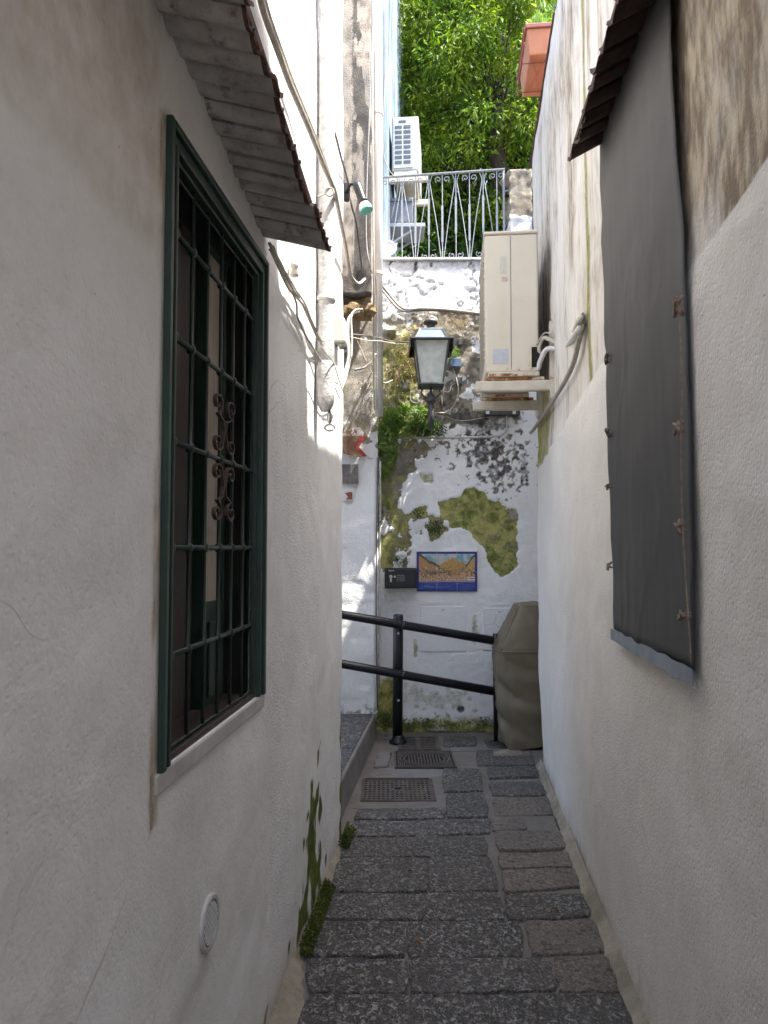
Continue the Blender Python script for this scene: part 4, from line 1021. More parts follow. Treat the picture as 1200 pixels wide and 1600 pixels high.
o = MB().lathe([(.001, 0), (.05, .006), (.062, .02), (.06, .03), (.001, .034)], onR(845, 640, .0), (-1, K, 0), 14); o = o.build('round_vent_cap', M_white, None, smooth=True); tag(o, 'white round cap on the right wall under the bracket', 'vent')
# elevated parts: corner bracket end of green mould is material

# rear unit on the blue-white house
A2 = empty('air_conditioner', (.078, 7.25, 5.345), 'small white air conditioner with slotted end, above the left end of the railing', 'air conditioner', TH)
MB().box(0, 0, 0, .27, .72, .56).build('casing', M_acw, A2, local=True, bevel=.012)
MB().box(.018, -.007, .03, .215, -.001, .535).build('end_panel', M_white, A2, local=True, bevel=.002)
for r_ in range(8):
    for c_ in range(2):
        MB().box(.032 + c_ * .088, -.010, .065 + r_ * .052, .105 + c_ * .088, -.0075, .065 + r_ * .052 + .036).build('vent_slot', M_vent, A2, local=True)
MB().box(.07, -.010, .49, .145, -.0075, .518).build('handle', M_vent, A2, local=True)
MB().box(-.04, -.02, -.12, .36, .03, -.06).build('bracket_arm', M_acr, A2, local=True, bevel=.004)
MB().box(-.04, .5, -.12, .36, .55, -.06).build('bracket_arm', M_acr, A2, local=True, bevel=.004)
MB().box(.02, .0, -.058, .25, .68, -.002).build('base_tray', M_acr, A2, local=True, bevel=.006)
SHf = MB().box(-.02, 7.35, 4.82, .42, 7.75, 4.86, 0).build('wall_shelf', M_rail, None, bevel=.004); tag(SHf, 'grey shelf slab on the terrace house under the rear air conditioner', 'shelf')
for y_ in (7.40, 7.68):
    MB().bar((-.02, y_, 4.60), (.30, y_, 4.81), .02, .02).build('strut', M_rail, SHf)
b = MB().box(.02, 7.36, 4.865, .30, 7.72, 5.13).build('equipment_box', M_grey, None, bevel=.01); tag(b, 'grey box standing on the shelf below the rear air conditioner', 'box')
MB().box(.02, 7.352, 5.085, .29, 7.359, 5.092).build('lid_seam', M_vent, b)

# ================================================================== LANTERN
lc = atY(673, 572, 5.92); LX, LY = lc.x, 5.92
LN = empty('wall_lantern', (LX, LY, atY(673, 665, LY).z), 'grey iron street lantern with tapering glass on a bracket over the ferns', 'street lamp')
zb = atY(673, 602, LY).z; zt = atY(673, 538, LY).z; ztop = atY(673, 519, LY).z
hb, ht_ = .092, .136
def frus(mb, w0, z0, w1, z1, cap=False):
    v = [(LX + a * w0, LY + b * w0, z0) for a, b in ((-1, -1), (1, -1), (1, 1), (-1, 1))] + [(LX + a * w1, LY + b * w1, z1) for a, b in ((-1, -1), (1, -1), (1, 1), (-1, 1))]
    mb.add(v, [(3, 2, 1, 0), (4, 5, 6, 7), (0, 1, 5, 4), (1, 2, 6, 5), (2, 3, 7, 6), (3, 0, 4, 7)])
fm = MB()
for a, b in ((-1, -1), (1, -1), (1, 1), (-1, 1)): fm.bar((LX + a * hb, LY + b * hb, zb), (LX + a * ht_, LY + b * ht_, zt), .016, .016, (0, 1, 0))
frus(fm, hb + .012, zb - .014, hb + .012, zb); 
fm.build('frame', M_lampm, LN, bevel=.002)
rf = MB(); frus(rf, ht_ + .040, zt, ht_ + .040, zt + .012); rf.build('roof_plate', M_lampm, LN, bevel=.002)
sk = MB()
for sx, sy in ((-1, 0), (1, 0), (0, 1)):
    c = Vector((LX + sx * (ht_ + .037), LY + sy * (ht_ + .037), zt - .032)); sk.obox(c, Vector((.003 if sx else ht_ + .037, 0, 0)), Vector((0, .003 if sy else ht_ + .03, 0)), Vector((0, 0, .032)))
sk.build('skirt', M_lampm, LN)
r2 = MB(); frus(r2, ht_ - .008, zt + .0125, .088, ztop); r2.build('roof', M_lampt, LN, bevel=.003)
r3 = MB()
for a, b in ((-1, -1), (1, -1)): r3.bar((LX + a * (ht_ - .006), LY + b * (ht_ - .006), zt + .013), (LX + a * .088, LY + b * .088, ztop + .002), .012, .012, (0, 1, 0))
frus(r3, .092, ztop + .001, .086, ztop + .010); r3.build('roof_edge', M_lampm, LN)
MB().lathe([(.070, 0), (.042, .016), (.030, .032), (.034, .040), (.034, .052)], (LX, LY, ztop + .011), n=16).build('neck', M_lampm, LN, smooth=True, bevel=0)
MB().lathe([(.030, .0), (.034, .010), (.060, .012), (.056, .034), (.034, .050), (.004, .056)], (LX, LY, ztop + .058), n=18).build('chimney_cap', M_lampm, LN, smooth=True)
gm_, gnt, gp = newmat('hazy_lantern_glass'); 
gp.inputs['Roughness'].default_value = .25; gp.inputs['Base Color'].default_value = (.90, .92, .85, 1)
tr = N(gnt, 'ShaderNodeBsdfTransparent'); tr.inputs[0].default_value = (.85, .88, .82, 1); mx = N(gnt, 'ShaderNodeMixShader'); mx.inputs[0].default_value = .45
gnt.links.new(ramp(gnt, noise_n(gnt, 14, 5, .6, pos(gnt)), .3, .7, .45, .62), mx.inputs[0])
gnt.links.new(tr.outputs[0], mx.inputs[1]); gnt.links.new(gp.outputs[0], mx.inputs[2]); gnt.links.new(mx.outputs[0], gnt.nodes['Material Output'].inputs[0])
for nm, (ax, ay) in (('f', (0, -1)), ('b', (0, 1)), ('l', (-1, 0)), ('r', (1, 0))):
    i0, i1 = hb - .004, ht_ - .004; h0, h1 = hb - .004, ht_ - .004
    if ax == 0: v = [(LX - h0, LY + ay * i0, zb + .001), (LX + h0, LY + ay * i0, zb + .001), (LX + h1, LY + ay * i1, zt - .001), (LX - h1, LY + ay * i1, zt - .001)]
    else: v = [(LX + ax * i0, LY - h0, zb + .001), (LX + ax * i0, LY + h0, zb + .001), (LX + ax * i1, LY + h1, zt - .001), (LX + ax * i1, LY - h1, zt - .001)]
    p_ = mesh_obj('pane', v, [(0, 1, 2, 3)], gm_, LN); s_ = p_.modifiers.new('t', 'SOLIDIFY'); s_.thickness = .003
MB().lathe([(.030, 0), (.036, .02), (.038, .06), (.022, .075)], (LX + .004, LY, zb + .005), n=16).build('lamp_holder', M_grey, LN, smooth=True)
gb, gn2, gp2 = newmat('bulb_glass'); gp2.inputs['Base Color'].default_value = (.8, .8, .76, 1); gp2.inputs['Roughness'].default_value = .15
MB().lathe([(.018, .0), (.034, .03), (.038, .055), (.028, .08), (.006, .092)], (LX + .004, LY, zb + .081), n=16).build('bulb', gb, LN, smooth=True)
zpb = atY(673, 667, LY).z
MB().tube([(LX, LY, zpb), (LX, LY, zpb + .20)], [.022, .026], 10).build('stem', M_lampm, LN, smooth=True)
MB().lathe([(.030, 0), (.044, .012), (.044, .03), (.030, .045), (.030, .06), (.018, .075)], (LX, LY, zpb + .195), n=14).build('collar', M_lampm, LN, smooth=True)
MB().tube([(LX, LY, zpb + .26), (LX, LY, zb - .01)], .010, 8).build('spindle', M_lampm, LN, smooth=True)
for sx in (-1, 1):
    MB().tube([(LX + sx * .03, LY, zpb + .23), (LX + sx * .075, LY, zpb + .27), (LX + sx * .072, LY, zb - .04), (LX + sx * .10, LY, zb - .008)], .007, 6, smoothpts=5).build('scroll_arm', M_lampm, LN, smooth=True)
MB().tube([(LX, LY, zpb + .02), (LX, LY + .12, zpb + .01), (LX, FY + .02, zpb + .04)], .018, 8, smoothpts=4).build('wall_arm', M_lampm, LN, smooth=True)
MB().tube([(LX, LY, zpb + .17), (LX, FY + .02, zpb + .17)], .014, 8).build('wall_arm', M_lampm, LN, smooth=True)

# junction boxes and cables round the lantern
fw = lambda px, row, o=.03: atY(px, row, FY - o)
def fbox(name, a, b, c, d, dep, mat, label, cat, off=0.0, bev=.004):
    p, q = fw(a, d), fw(c, b); o = MB().box(p.x, FY - dep - off, p.z, q.x, FY + .03 - off, q.z).build(name, mat, None, bevel=bev); return tag(o, label, cat)
jb = fbox('junction_box', 702, 562, 720, 576, .09, M_grey, 'small blue-grey electrical box right of the lantern glass', 'electrical box')
MB().box(*(lambda p, q: (p.x, FY - .096, p.z, q.x, FY - .0905, q.z))(fw(703, 575), fw(719, 563))).build('lid', M_lampt, jb)
jb2 = fbox('junction_box', 713, 590, 722, 602, .07, M_grey, 'smaller grey clamp block hanging below the blue-grey electrical box', 'electrical box')
MB().box(*(lambda p, q: (p.x, FY - .074, p.z, q.x, FY - .0705, q.z))(fw(714, 601), fw(721, 591))).build('lid', M_lampm, jb2)
jb3 = fbox('iron_clamp', 715, 531, 721, 541, .08, M_lampm, 'short dark iron stub in the wall above the electrical box', 'clamp')
rj = MB().lathe([(.052, 0), (.054, .03), (.048, .040), (.030, .043), (.028, .050), (.004, .052)], fw(632, 604, .02), (0, -1, 0), 20).build('round_box', M_grey, None, smooth=False); tag(rj, 'round grey cable box left of the lantern stem', 'electrical box')
MB().lathe([(.018, 0), (.016, .006), (.004, .007)], fw(632, 604, .073), (0, -1, 0), 14).build('lid_screw', M_conc, rj)
cable('lamp_cable', [fw(624, 612, .05), fw(624, 625, .06), fw(633, 637, .06), fw(650, 642, .06), fw(668, 641, .06)], .0055, M_cablec, 'cream cable looping from the round box under the lantern stem')
cable('lamp_cable', [fw(708, 576, .06), fw(713, 592, .07), fw(716, 612, .07), fw(710, 632, .06), fw(698, 644, .05), fw(680, 645, .05)], .0055, M_cablec, 'cream cable hanging from the blue-grey electrical box in a wide loop')
cable('lamp_cable', [fw(642, 611, .05), fw(641, 624, .07), fw(650, 630, .07), fw(659, 622, .07), fw(660, 612, .08)], .004, M_cable, 'small thin cable loop between round box and lantern stem')
cable('lamp_cable', [fw(604, 575, .03), fw(606, 610, .05), fw(608, 628, .05), fw(616, 637, .05), fw(626, 635, .05)], .0055, M_cable, 'grey cable curling down through the moss beside the white downpipe')
cable('black_cable', [fw(690, 608, .06), fw(694, 612, .08), fw(702, 612, .08), fw(706, 600, .06), fw(712, 596, .05)], .005, M_cabled, 'black cable between the lantern bracket and the clamp block')
cable('black_cable', [fw(690, 612, .04), fw(690, 642, .04)], .009, M_cabled, 'short upright black cable right of the lantern stem', k=2)
cable('sagging_wire', [fw(694, 650, .03), fw(712, 656, .04), fw(730, 657, .04), fw(760, 652, .03), fw(790, 651, .03)], .004, M_cable, 'thin wire sagging below the lantern towards the right corner')
cable('high_cable', [atY(592, 440, 5.95), fw(606, 458, .08), fw(630, 482, .05), fw(660, 482, .04), fw(700, 484, .04), fw(752, 490, .04)], .011, M_cable, 'thick grey cable running across the far wall above the lantern')
cable('high_cable', [atY(591, 445, 5.95), fw(604, 463, .08), fw(628, 486, .05), fw(660, 485, .03), fw(700, 487, .03), fw(752, 493, .03)], .006, M_cabled, 'thinner dark cable just under the thick grey one on the far wall')
cable('service_wire', [atY(541, 522, 5.1), atY(570, 524, 5.5), atY(592, 528, 5.85), fw(612, 533, .12), fw(642, 535, .22)], .006, M_cabled, 'dark service wire strung from the left corner to the lantern roof')
cable('service_wire', [atY(545, 526, 5.1), atY(575, 532, 5.5), atY(596, 533, 5.85), fw(618, 537, .12), fw(642, 538, .22)], .004, M_cablec, 'pale service wire just below the dark one, reaching the lantern roof')
cable('hanging_wire', [atY(557, 530, 5.8), atY(570, 560, 5.85), atY(583, 585, 5.9), atY(600, 598, 6.0), atY(613, 594, 6.1)], .004, M_cablec, 'cream wire hanging in a curve behind the white downpipe')
cable('hanging_wire', [atY(553, 578, 5.8), atY(570, 574, 5.8), atY(582, 562, 5.85), atY(587, 553, 5.9)], .009, M_cable, 'thick short grey wire curving out of the shaded wall left of the downpipe')
# conduit on the wall
cable('elbow_conduit', [fw(604, 684, .04), fw(700, 684, .04), fw(770, 682, .04), fw(784, 679, .04), fw(791, 670, .04), fw(792, 655, .04), fw(792, 640, .04)], .0095, M_conc, 'grey rigid conduit with an elbow crossing the far wall below the lantern', 'pipe')
ib = fbox('iron_shelf', 755, 641, 811, 650, .09, M_lampm, 'dark iron shelf bracket on the far wall above the conduit elbow', 'bracket')
for a in (758, 799): 
    p, q = fw(a, 649), fw(a + 5, 642); MB().box(p.x, FY - .094, p.z, q.x, FY - .0905, q.z).build('white_clip', M_white, ib)
# long vertical conduit and pipes at the corner
cable('corner_conduit', [atY(594, 720, 6.16), atY(594, 800, 6.16), atY(593, 900, 6.16), atY(592, 1010, 6.16), atY(592, 1075, 6.16)], .010, M_conc, 'thin grey vertical conduit in the corner left of the black safe', 'pipe', k=2)
cable('corner_cable', [atY(590, 715, 6.11), atY(589, 800, 6.11), atY(588, 880, 6.11), atY(588, 1000, 6.11), atY(590, 1110, 6.11)], .006, M_cabled, 'black cable beside the thin vertical conduit in the corner', k=2)
dp = MB().tube([atY(590, -160, 5.95), atY(592, 650, 5.95)], .034, 16).build('downpipe', M_pipew, None, smooth=True); tag(dp, 'tall white round downpipe between the cream house and the lantern', 'pipe')
for row in (180, 430):
    MB().lathe([(.036, 0), (.041, .003), (.041, .022), (.036, .025)], atY(591, row, 5.95), n=16).build('pipe_clip', M_cablec, dp)
cable('riser_cable', [atY(581, -60, 5.3), atY(582, 150, 5.3), atY(583, 300, 5.3), atY(584, 440, 5.35), atY(584, 560, 5.8), atY(585, 640, 6.0)], .008, M_cablec, 'cream cable rising along the cream house corner beside the white downpipe', k=3)
cable('riser_cable', [atY(586, -60, 5.28), atY(579, 130, 5.28), atY(572, 350, 5.28), atY(579, 420, 5.3), atY(588, 450, 5.7), atY(589, 640, 5.9)], .0045, M_cable, 'thin slack wire crossing the cream house corner beside the downpipe')
cable('loop_wire', [atY(604, 60, 6.5), atY(598, 220, 6.5), atY(608, 265, 6.5), atY(622, 285, 6.5), atY(612, 340, 6.5)], .004, M_cable, 'thin wire hanging in front of the blue and white house')

# ================================================================== LEFT WALL FITTINGS
lp = MB(); rg = random.Random(2)
P0 = onL(510, 590, .045); zz = [P0.z + i * .12 for i in range(0, 20)]
lp.tube([(xl(P0.y, .042), P0.y, z) for z in zz], [.0365 + rg.uniform(-.002, .002) for _ in zz], 14)
lpo = lp.build('limed_downpipe', M_piperough, None, smooth=True); tag(lpo, 'rough whitewashed downpipe on the sunlit left wall beyond the awning', 'pipe')
MB().lathe([(.020, -.15), (.036, -.12), (.041, -.08), (.038, -.05), (.043, -.02), (.044, .02), (.041, .055), (.037, .075)], Vector((xl(P0.y, .042), P0.y, P0.z)), n=14).build('pipe_foot', M_piperough, lpo, smooth=True)
MB().lathe([(.038, 0), (.044, .004), (.044, .020), (.038, .024)], Vector((xl(P0.y, .042), P0.y, onL(510, 500).z)), n=14).build('pipe_clip', M_piperough, lpo, smooth=True)
cable('roof_cable', [onL(398, -40, .02), onL(412, 20, .02), onL(432, 75, .03), onL(452, 130, .03), onL(480, 195, .05), onL(500, 245, .07), onL(517, 285, .09), onL(523, 300, .09), onL(532, 345, .06), onL(541, 390, .04), atY(548, 430, 4.15), atY(560, 443, 4.9), atY(570, 436, 5.3)], .011, M_cable, 'thick pale cable slanting down the sunlit left wall to the cream house')
cable('roof_cable', [onL(405, -40, .02), onL(420, 20, .02), onL(439, 75, .03), onL(459, 130, .03), onL(486, 195, .05), onL(505, 245, .07), onL(520, 287, .09)], .006, M_cablec, 'thinner cream cable strapped beside the thick slanting one')
rgc = onL(515, 300, .09); ring = [rgc + Vector((.018 * math.sin(a), 0, .018 * math.cos(a))) for a in np.linspace(0, 2 * math.pi, 13)]
o = MB().tube([onL(495, 308, .0)] + [onL(508, 303, .06)] + ring, .004, 6).build('cable_hook', M_cable, None, smooth=True); tag(o, 'curled iron hook holding the slanting cables by the limed downpipe', 'hook')
# tangle under the awning's far end
rg = random.Random(8); tang = [(423, 384), (438, 420), (455, 450), (475, 482), (497, 522), (505, 540)]
for k in range(5):
    pts = [onL(a + rg.uniform(-4, 4), b + rg.uniform(-6, 6), .015 + .03 * rg.random()) for a, b in tang]
    cable('tangled_wire', pts, (.0028, .0045, .0035, .005, .003)[k], M_cablec if k % 2 else M_cable, ('thinnest grey wire of the tangle below the awning end', 'cream wire of the tangle below the awning end, the thinner of its two cream ones', 'middling grey wire of the tangle below the awning end', 'thickest cream wire of the tangle below the awning end', 'grey wire of the tangle ending lowest on the limed downpipe')[k], group='tangled wires on the left wall')
cable('drooping_wire', [onL(441, 425, .02), onL(462, 470, .03), onL(465, 495, .02), onL(478, 525, .02), onL(492, 548, .02), onL(505, 570, .03), onL(516, 590, .03), onL(528, 600, .02)], .004, M_cable, 'single brownish wire drooping below the tangle on the left wall')
o = MB().lathe([(.013, 0), (.017, .006), (.010, .03), (.016, .036), (.013, .055), (.004, .06)], onL(460, 432, .02), (0, 0, 1), 10).build('insulator', M_cablec, None, smooth=True); tag(o, 'small cream cable insulator on the sunlit left wall above the tangle', 'insulator')
p_ = onL(524, 538, .0); jbx = MB(); v = []
for (y0, y1, z0, z1, d) in ((p_.y - .05, p_.y + .05, p_.z, p_.z + .125, .055),): wall_bar(jbx, y0, z0, y1, z1, -.005, d)
jl = jbx.build('cable_box', M('pale_green_plastic', (.46, .50, .44), (.40, .44, .39), 20, rough=.5), None, bevel=.008); tag(jl, 'pale green plastic cable box beside the limed downpipe', 'electrical box')
for k in (-.02, .02): MB().tube([Vector((xl(p_.y, .03), p_.y + k, p_.z - .018)), Vector((xl(p_.y, .03), p_.y + k, p_.z + .002))], .012, 10).build('cable_gland', M_cable, jl, smooth=True)
cable('cloth_tube', [atY(562, 487, 4.25), atY(552, 490, 4.2), atY(545, 500, 4.16), atY(543, 525, 4.14), atY(546, 555, 4.12), atY(538, 590, 4.1), atY(527, 620, 4.05), atY(520, 640, 4.0)], [.004, .007, .011, .012, .011, .015, .010, .006], M_pipew, 'white taped bundle bending round the corner of the left wall', 'pipe', n=10)
cable('cloth_tube', [atY(566, 483, 4.25), atY(556, 484, 4.2), atY(549, 494, 4.15), atY(550, 530, 4.12), atY(549, 560, 4.1)], .005, M_cablec, 'thin cream wire beside the white taped bundle at the corner', 'cable')
# pulley hook
HK = empty('hanging_hook', tuple(onL(515, 668, .03)), 'small iron pulley and ring hook hanging at the foot of the limed downpipe', 'hook')
q = onL(516, 622, .06)
MB().tube([q + Vector((0, 0, .05)), q, onL(514, 645, .06)], .004, 6).build('hanger', M_rust, HK, smooth=True)
MB().lathe([(.004, 0), (.010, .01), (.012, .035), (.006, .055), (.004, .065)], onL(515, 662, .06), n=10).build('hook_body', M_chrome, HK, smooth=True)
c_ = onL(515, 668, .055); MB().tube([c_ + Vector((.022 * math.cos(a), .004, .014 * math.sin(a))) for a in np.linspace(-.4, 5.6, 14)], .0045, 6).build('ring', M_chrome, HK, smooth=True)
# thin loops under pipe foot
cable('loose_wire', [onL(503, 545, .07), onL(520, 565, .08), onL(527, 585, .08), onL(533, 604, .06), onL(536, 614, .05), onL(531, 622, .05), onL(524, 606, .06)], .003, M_cablec, 'loose thin wire curling round the foot of the limed downpipe')
# spotlight
SPT = empty('spotlight', tuple(atY(553, 290, 4.1)), 'black spotlight with a white reflector at the corner of the left wall', 'spotlight')
a0, a1 = atY(559, 292, 4.02), atY(573, 330, 4.0); ax_ = (a1 - a0).normalized(); Ls = (a1 - a0).length
MB().lathe([(.012, -.03), (.022, -.02), (.026, 0), (.024, Ls * .55), (.028, Ls * .70)], a0, ax_, 16).build('body', M_black, SPT, smooth=True)
MB().lathe([(.028, Ls * .70), (.036, Ls * .86), (.037, Ls * .95)], a0, ax_, 18).build('reflector', M_white, SPT, smooth=True)
MB().lathe([(.037, Ls * .95), (.037, Ls * .99), (.030, Ls * 1.0)], a0, ax_, 18).build('lens', M_teal, SPT, smooth=True)
MB().tube([atY(541, 300, 4.1), atY(548, 288, 4.1), atY(556, 290, 4.08), a0], .009, 8, smoothpts=3).build('arm', M_black, SPT, smooth=True)
MB().box(*(lambda p: (p.x - .02, p.y - .015, p.z - .05, p.x + .01, p.y + .02, p.z + .05))(atY(543, 300, 4.12))).build('mount', M_blackm, SPT, bevel=.004)
cable('spotlight_wire', [onL(521, 200, .02), onL(526, 218, .03), onL(534, 250, .03), atY(545, 290, 4.1), atY(549, 320, 4.12), atY(556, 345, 4.3), atY(562, 390, 4.8), atY(566, 425, 5.2)], .006, M_cabled, 'dark wire rising from the spotlight up the corner of the left wall')
# floodlight on the terrace corner
FL = empty('floodlight', tuple(atY(606, 392, 6.4)), 'white dish floodlight at the left foot of the railing', 'floodlight')
c0 = atY(602, 393, 6.44); c1 = atY(616, 390, 6.30); d_ = (c1 - c0).normalized()
MB().lathe([(.012, 0), (.016, .05), (.020, .06)], c0, d_, 12).build('body', M_white, FL, smooth=True)
MB().lathe([(.020, .06), (.045, .075), (.065, .095), (.066, .102), (.05, .090)], c0, (d_ + Vector((0, -.3, .2))).normalized(), 18).build('dish', M_white, FL, smooth=True)

# ================================================================== SAFE, TILE PICTURE
p, q = atY(601, 918, FY), atY(651, 887, FY)
SF = MB().box(p.x, FY - .115, p.z, q.x - .004, FY + .02, q.z).build('key_safe', M_blackm, None, bevel=.005); tag(SF, 'small black metal safe with a keypad fixed left of the tile picture', 'safe')
MB().box(p.x + .010, FY - .121, p.z + .010, q.x - .014, FY - .1155, q.z - .010).build('door', M_black, SF, bevel=.003)
MB().box(p.x + .10, FY - .126, p.z + .055, p.x + .165, FY - .1215, p.z + .112).build('keypad', M_grey, SF, bevel=.002)
kp = SF.children[-1]
for i in range(4):
    for j in range(3): MB().box(p.x + .106 + .0138 * i, FY - .128, p.z + .060 + .0165 * j, p.x + .115 + .0138 * i, FY - .1262, p.z + .071 + .0165 * j).build('key', M_blackm, kp)
MB().lathe([(.014, 0), (.014, .010), (.008, .012)], (p.x + .052, FY - .121, p.z + .097), (0, -1, 0), 14).build('knob', M_chrome, SF)
MB().box(p.x + .045, FY - .128, p.z + .052, p.x + .060, FY - .1215, p.z + .086).build('keyhole_cover', M_chrome, SF, bevel=.002)
MB().lathe([(.009, 0), (.009, .004)], (p.x + .084, FY - .121, p.z + .097), (0, -1, 0), 12).build('lock', M('brass', (.55, .46, .22), rough=.3, metal=.8), SF)
for i in range(8): MB().box(p.x + .034 + .0058 * i, FY - .1228, p.z + .1435, p.x + .0385 + .0058 * i, FY - .1212, p.z + .1435 + (.0055 if i % 3 else .0065)).build('maker_mark', M_white, SF)
# tile picture, six hand-painted tiles
p, q = atY(651, 924, FY), atY(745, 862, FY); TW, THt = q.x - p.x, q.z - p.z
TP = empty('tile_picture', ((p.x + q.x) / 2, FY, p.z), 'blue-bordered ceramic tile picture of a hillside town by the sea', 'tile picture')
tm, tnt, tp_ = newmat('glazed_painted_tile'); at = N(tnt, 'ShaderNodeAttribute', attribute_name='paint'); tnt.links.new(at.outputs['Color'], tp_.inputs['Base Color']); tp_.inputs['Roughness'].default_value = .18
def paint(u, v):                      # u 0..1 left-right, v 0..1 bottom-top
    n1 = fbm(u * 46, v * 30, 0, 201, 3); n2 = fbm(u * 90, v * 60, 0, 202, 2); n3 = fbm(u * 10, v * 8, 0, 203, 3)
    c = np.zeros(u.shape + (3,))
    def put(mask, col): 
        m = np.clip(mask, 0, 1)[..., None]; c[:] = c * (1 - m) + np.array(col) * m
    put(np.ones_like(u), (.22, .42, .50)); put(sstep(.45, .62, n3), (.55, .60, .58)); put(sstep(.25, 0, np.hypot(u - .42, (v - .72) * 1.2)), (.62, .55, .50))
    hm_ = .86 - .9 * np.abs(u - .61) - .10 * np.abs(fbm(u * 9, 1, 0, 207) - .5) * 2 + .05 * n1
    put((v < hm_ * 1.0) * 1.0, (.62, .36, .12)); put((v < hm_) * sstep(.5, .62, n2), (.35, .22, .08))
    lh = 1.0 - .98 * u + .07 * (fbm(u * 14, 3, 0, 208) - .5); put((v < lh) * 1.0, (.10, .12, .06)); put((v < lh - .07), (.52, .28, .12)); 
    rh = 1.0 - 1.75 * (1 - u) + .07 * (fbm(u * 14, 5, 0, 209) - .5); put((v < rh) * 1.0, (.10, .12, .05)); put((v < rh - .06), (.58, .36, .13))
    put((v < .50 + .05 * n1) * (v > 0) * sstep(.40, .60, n3), (.16, .15, .08))
    put((v < .46) * 1.0 * sstep(.42, .50, n1), (.55, .24, .12)); put((v < .62) * sstep(.56, .62, n2) * (v < np.maximum(lh, rh)), (.75, .50, .30))
    put((v < .62) * sstep(.40, .34, n2) * (v < np.maximum(np.maximum(lh, rh), .45)), (.14, .08, .06))
    put((v < .40) * (v > .27) * (np.sin(u * 210) > .2) * (np.sin(v * 130) > 0) * .8, (.75, .62, .45))
    put((v < .40) * (v > .27) * (u > .83) * (np.sin(v * 110) > .2), (.80, .78, .72))
    put((v < .275) * (v > .25) * 1.0, (.70, .45, .30)); put((v < .25) * 1.0, (.045, .07, .30)); put((v < .25) * sstep(.5, .7, fbm(u * 6, v * 50, 0, 205)), (.12, .20, .50))
    b = np.minimum(np.minimum(u * 1.5, (1 - u) * 1.5), np.minimum(v, 1 - v)); put((b < .05) * 1.0, (.02, .04, .22)); 
    return c * .85
for i in range(3):
    for j in range(2):
        g_ = .0025; x0, x1 = p.x + TW * i / 3 + g_ / 2, p.x + TW * (i + 1) / 3 - g_ / 2; z0, z1 = p.z + THt * j / 2 + g_ / 2, p.z + THt * (j + 1) / 2 - g_ / 2
        nu, nv2 = 44, 44; X_, Z_ = np.meshgrid(np.linspace(x0, x1, nu), np.linspace(z0, z1, nv2), indexing='ij')
        V = np.stack([X_.ravel(), np.full(X_.size, FY - .016), Z_.ravel()], 1)
        Fc = [(a * nv2 + b, (a + 1) * nv2 + b, (a + 1) * nv2 + b + 1, a * nv2 + b + 1) for a in range(nu - 1) for b in range(nv2 - 1)]
        o = mesh_obj('tile', V, Fc, tm, TP)
        cl = paint((X_ - p.x) / TW, (Z_ - p.z) / THt).reshape(-1, 3); at = o.data.attributes.new('paint', 'FLOAT_COLOR', 'POINT')
        at.data.foreach_set('color', np.concatenate([cl, np.ones((len(cl), 1))], 1).astype(np.float32).ravel())
        s_ = o.modifiers.new('t', 'SOLIDIFY'); s_.thickness = .010; s_.offset = -1
MB().box(p.x - .003, FY - .0125, p.z - .003, q.x + .003, FY + .02, q.z + .003).build('mortar_bed', M_conc, TP)

# ================================================================== HANDRAIL
RYY = 5.95
HR = empty('handrail', tuple(onG(621, 1143)), 'black two-bar handrail sloping down in front of the far wall', 'handrail')
def rz_(px, row, y=RYY): return atY(px, row, y)
b0 = onG(621, 1141); PX = b0.x
py_ = RYY
bz = atY(621, 960, py_).z
MB().tube([(atY(621, 1140, py_).x, py_, 0), (PX, py_, bz - .01), (PX, py_, bz)], [.041, .041, .034], 18).build('post', M_black, HR, smooth=True, bevel=0)
MB().lathe([(.075, 0), (.072, .015), (.050, .035), (.048, .05), (.042, .06)], (PX, py_, 0.0), n=20).build('post_base', M_black, HR, smooth=True)
p2x = atY(772, 1000, 5.98).x; bz2 = atY(774, 990, 5.98).z
MB().tube([(p2x + .012, 5.98, 0), (p2x + .012, 5.98, bz2)], .022, 16).build('post', M_black, HR, smooth=True)
for (ra_, rb_) in ((956, 1001), (1033, 1080)):
    A_ = rz_(538, ra_ + 5, RYY - .065) ; B_ = rz_(771, rb_, RYY - .065); d_ = B_ - A_
    MB().tube([A_ - d_ * .45, A_ + d_ * .02, B_], .0345, 16).build('rail', M_black, HR, smooth=True)
    J = A_ + d_ * .40
    MB().tube([J - d_ * .012, J + d_ * .012], .0362, 16).build('joint', M_black, HR, smooth=True)
for row in (989, 1093):
    MB().lathe([(.010, 0), (.009, .006), (.003, .008)], (PX, py_ - .040, atY(621, row, py_).z), (0, -1, 0), 10).build('bolt', M_chrome, HR)

